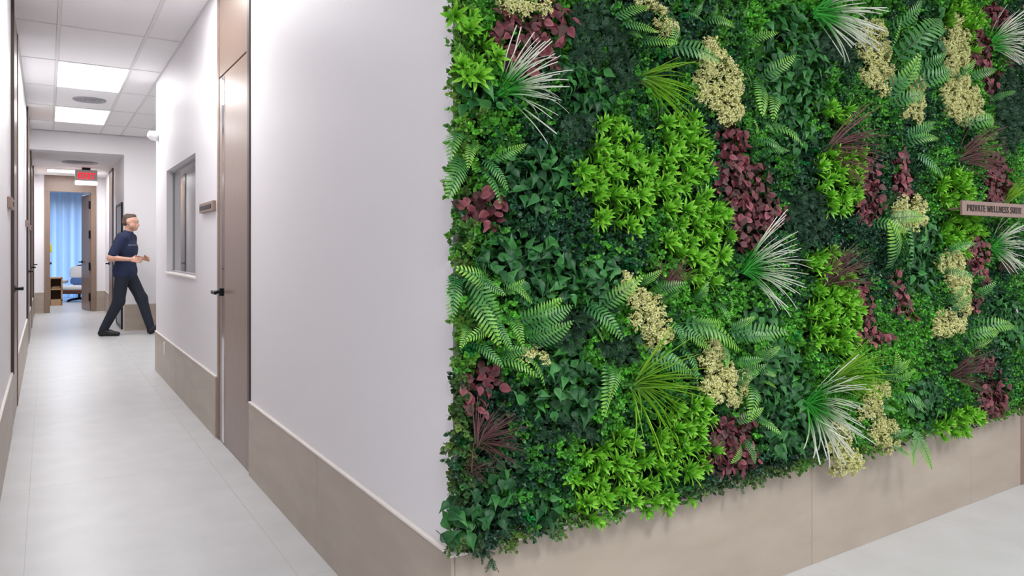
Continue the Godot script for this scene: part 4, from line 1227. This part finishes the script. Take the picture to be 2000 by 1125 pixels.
	fern("fern pointing right, left of the middle ivy below the white tuft", [[1.991, 1.006, 2.009, 1.032], [2.012, 0.990, 2.067, 1.019], [2.012, 0.971, 2.144, 0.977], [2.022, 0.958, 2.094, 0.962]])
	fern("fern above the lower lime grass tuft", [[1.753, 0.942, 1.782, 0.850], [1.603, 0.934, 1.733, 0.878], [1.683, 0.931, 1.730, 0.893]])
	fern("fern right of the lower cream flowers", [[1.985, 0.928, 1.949, 0.875], [2.012, 0.873, 2.067, 0.883], [2.142, 0.873, 2.135, 0.918], [2.170, 0.861, 2.217, 0.901], [2.049, 0.823, 2.099, 0.850], [2.153, 0.824, 2.200, 0.813], [2.038, 0.792, 2.067, 0.824], [2.108, 0.785, 2.046, 0.708], [2.158, 0.787, 2.160, 0.781]])
	fern("fern fronds lying over the bottom burgundy leaves", [[2.038, 0.658, 2.110, 0.691], [2.131, 0.658, 2.155, 0.630], [2.076, 0.593, 2.086, 0.536], [2.049, 0.583, 1.982, 0.551]])
	fern("tall fern between the cream columns at the upper right", [[2.942, 2.067, 2.921, 2.161], [2.988, 2.194, 3.076, 2.287], [3.027, 2.111, 3.092, 2.171], [2.999, 2.053, 3.166, 2.200], [3.179, 2.056, 3.266, 2.103], [2.934, 1.927, 3.068, 2.038], [2.980, 1.900, 3.013, 2.026], [3.098, 1.968, 3.241, 2.024], [2.934, 1.874, 3.052, 1.905], [3.027, 1.819, 2.955, 1.865], [2.830, 2.156, 2.814, 2.219]])
	fern("fern below the small cream flowers at the upper right", [[3.098, 1.755, 3.211, 1.802], [3.074, 1.710, 3.166, 1.732], [3.179, 1.682, 3.258, 1.610], [2.988, 1.776, 2.974, 1.714]])
	fern("fern around the round cream cluster at the top right", [[3.529, 2.056, 3.571, 2.116], [3.647, 2.071, 3.741, 2.104], [3.820, 1.982, 3.869, 2.010], [3.576, 1.843, 3.717, 1.872], [3.529, 1.820, 3.525, 1.877]])
	fern("fern around the cream flowers left of the sign", [[2.848, 1.377, 2.936, 1.348], [2.961, 1.394, 3.092, 1.402], [2.923, 1.442, 2.914, 1.481]])
	fern("upright fern fronds below the cream flowers left of the sign", [[2.999, 1.190, 2.880, 1.326], [3.106, 1.178, 3.049, 1.339], [3.179, 1.254, 3.182, 1.338], [3.050, 1.194, 2.967, 1.302]])
	fern("fern along the long cream column below the sign", [[3.438, 1.254, 3.515, 1.284], [3.429, 1.170, 3.469, 1.150], [3.438, 1.021, 3.460, 1.084], [3.460, 0.985, 3.501, 1.041], [3.671, 1.036, 3.692, 1.093]])
	fern("fern under the long cream column at the right", [[3.576, 0.849, 3.692, 0.876], [3.671, 0.891, 3.807, 0.900], [3.623, 0.798, 3.667, 0.832], [3.520, 0.829, 3.506, 0.795]])
	fern("fern right of the lowest lime grass tuft", [[2.980, 0.749, 2.944, 0.822], [2.961, 0.741, 3.013, 0.788], [2.980, 0.717, 3.045, 0.751]])
	fern("lowest fern, on the bottom edge right of the hanging cream flowers", [[2.885, 0.621, 2.921, 0.608], [2.980, 0.644, 3.072, 0.611], [3.159, 0.604, 3.153, 0.578], [3.058, 0.579, 3.068, 0.558], [2.961, 0.483, 3.021, 0.502], [3.122, 0.509, 3.049, 0.440], [3.179, 0.479, 3.195, 0.366], [2.999, 0.439, 3.045, 0.409], [3.146, 0.435, 3.088, 0.378]])
	grow_boxwood()
	grow_patches()

# ---------------------------------------------------------------- the scene
func _ready() -> void:
	var cam := Camera3D.new()
	cam.name = "camera"
	cam.position = Vector3(0, 1.27, 0)
	cam.rotation_degrees.y = -32.735
	cam.projection = Camera3D.PROJECTION_FRUSTUM
	cam.near = 0.05
	cam.far = 100.0
	cam.size = 0.05 * 1125.0 / 1414.0
	cam.frustum_offset = Vector2(0, -0.05 * 77.5 / 1414.0)
	add_child(cam)
	cam.current = true
	var env := Environment.new()
	env.background_mode = Environment.BG_SKY
	var sky := Sky.new()
	var sm := ProceduralSkyMaterial.new()
	sm.sky_top_color = Color(0.5, 0.7, 0.95)
	sm.sky_horizon_color = Color(0.86, 0.92, 1.0)
	sm.ground_horizon_color = Color(0.7, 0.72, 0.74)
	sm.ground_bottom_color = Color(0.4, 0.4, 0.4)
	sm.sky_energy_multiplier = 2.0
	sky.sky_material = sm
	env.sky = sky
	env.tonemap_mode = Environment.TONE_MAPPER_LINEAR
	env.tonemap_exposure = 1.45
	env.sdfgi_enabled = true
	env.ssao_enabled = true
	env.ssil_enabled = true
	var we := WorldEnvironment.new()
	we.name = "environment"
	we.environment = env
	add_child(we)
	rng.seed = 1
	noise.seed = 4
	noise.frequency = 0.04
	make_materials()
	# light panels: corridor, alcove, far corridor, far room, lobby
	ceiling_light(Vector3(0.08, TALL + 0.006, -7.88), Vector3(0.686, TALL + 0.006, -9.14), 1.6, "larger near ceiling light panel over the corridor")
	ceiling_light(Vector3(0.08, TALL + 0.006, -10.4), Vector3(0.686, TALL + 0.006, -11.66), 1.85, "second ceiling light panel, just before the ceiling drops")
	ceiling_light(Vector3(0.08, TALL + 0.006, -4.1), Vector3(0.686, TALL + 0.006, -5.36), 1.55, "ceiling light panel over the corridor mouth")
	ceiling_light(Vector3(1.906, TALL + 0.006, -10.4), Vector3(2.516, TALL + 0.006, -11.66), 1.1, "ceiling light panel over the alcove")
	ceiling_light(Vector3(0.0, 2.708, -15.5), Vector3(0.6, 2.708, -16.1), 2.2, "small light panel on the low far ceiling behind the exit sign")
	ceiling_light(Vector3(0.2, 2.708, -18.4), Vector3(0.8, 2.708, -19.6), 2.4, "ceiling light panel of the far room")
	var n := ["left", "middle", "right"]
	for i in 3:
		var lx: float = [-0.4, 2.2, 4.2][i]
		ceiling_light(Vector3(lx, TALL - 0.002, 0.1), Vector3(lx + 0.6, TALL - 0.002, 1.3), 4.6 if i == 0 else 3.8, "lobby ceiling light panel above the camera, %s of three" % n[i])
	build_room()
	build_doors()
	build_window()
	build_signs()
	build_small_things()
	build_far_room()
	build_person()
	plant_wall()
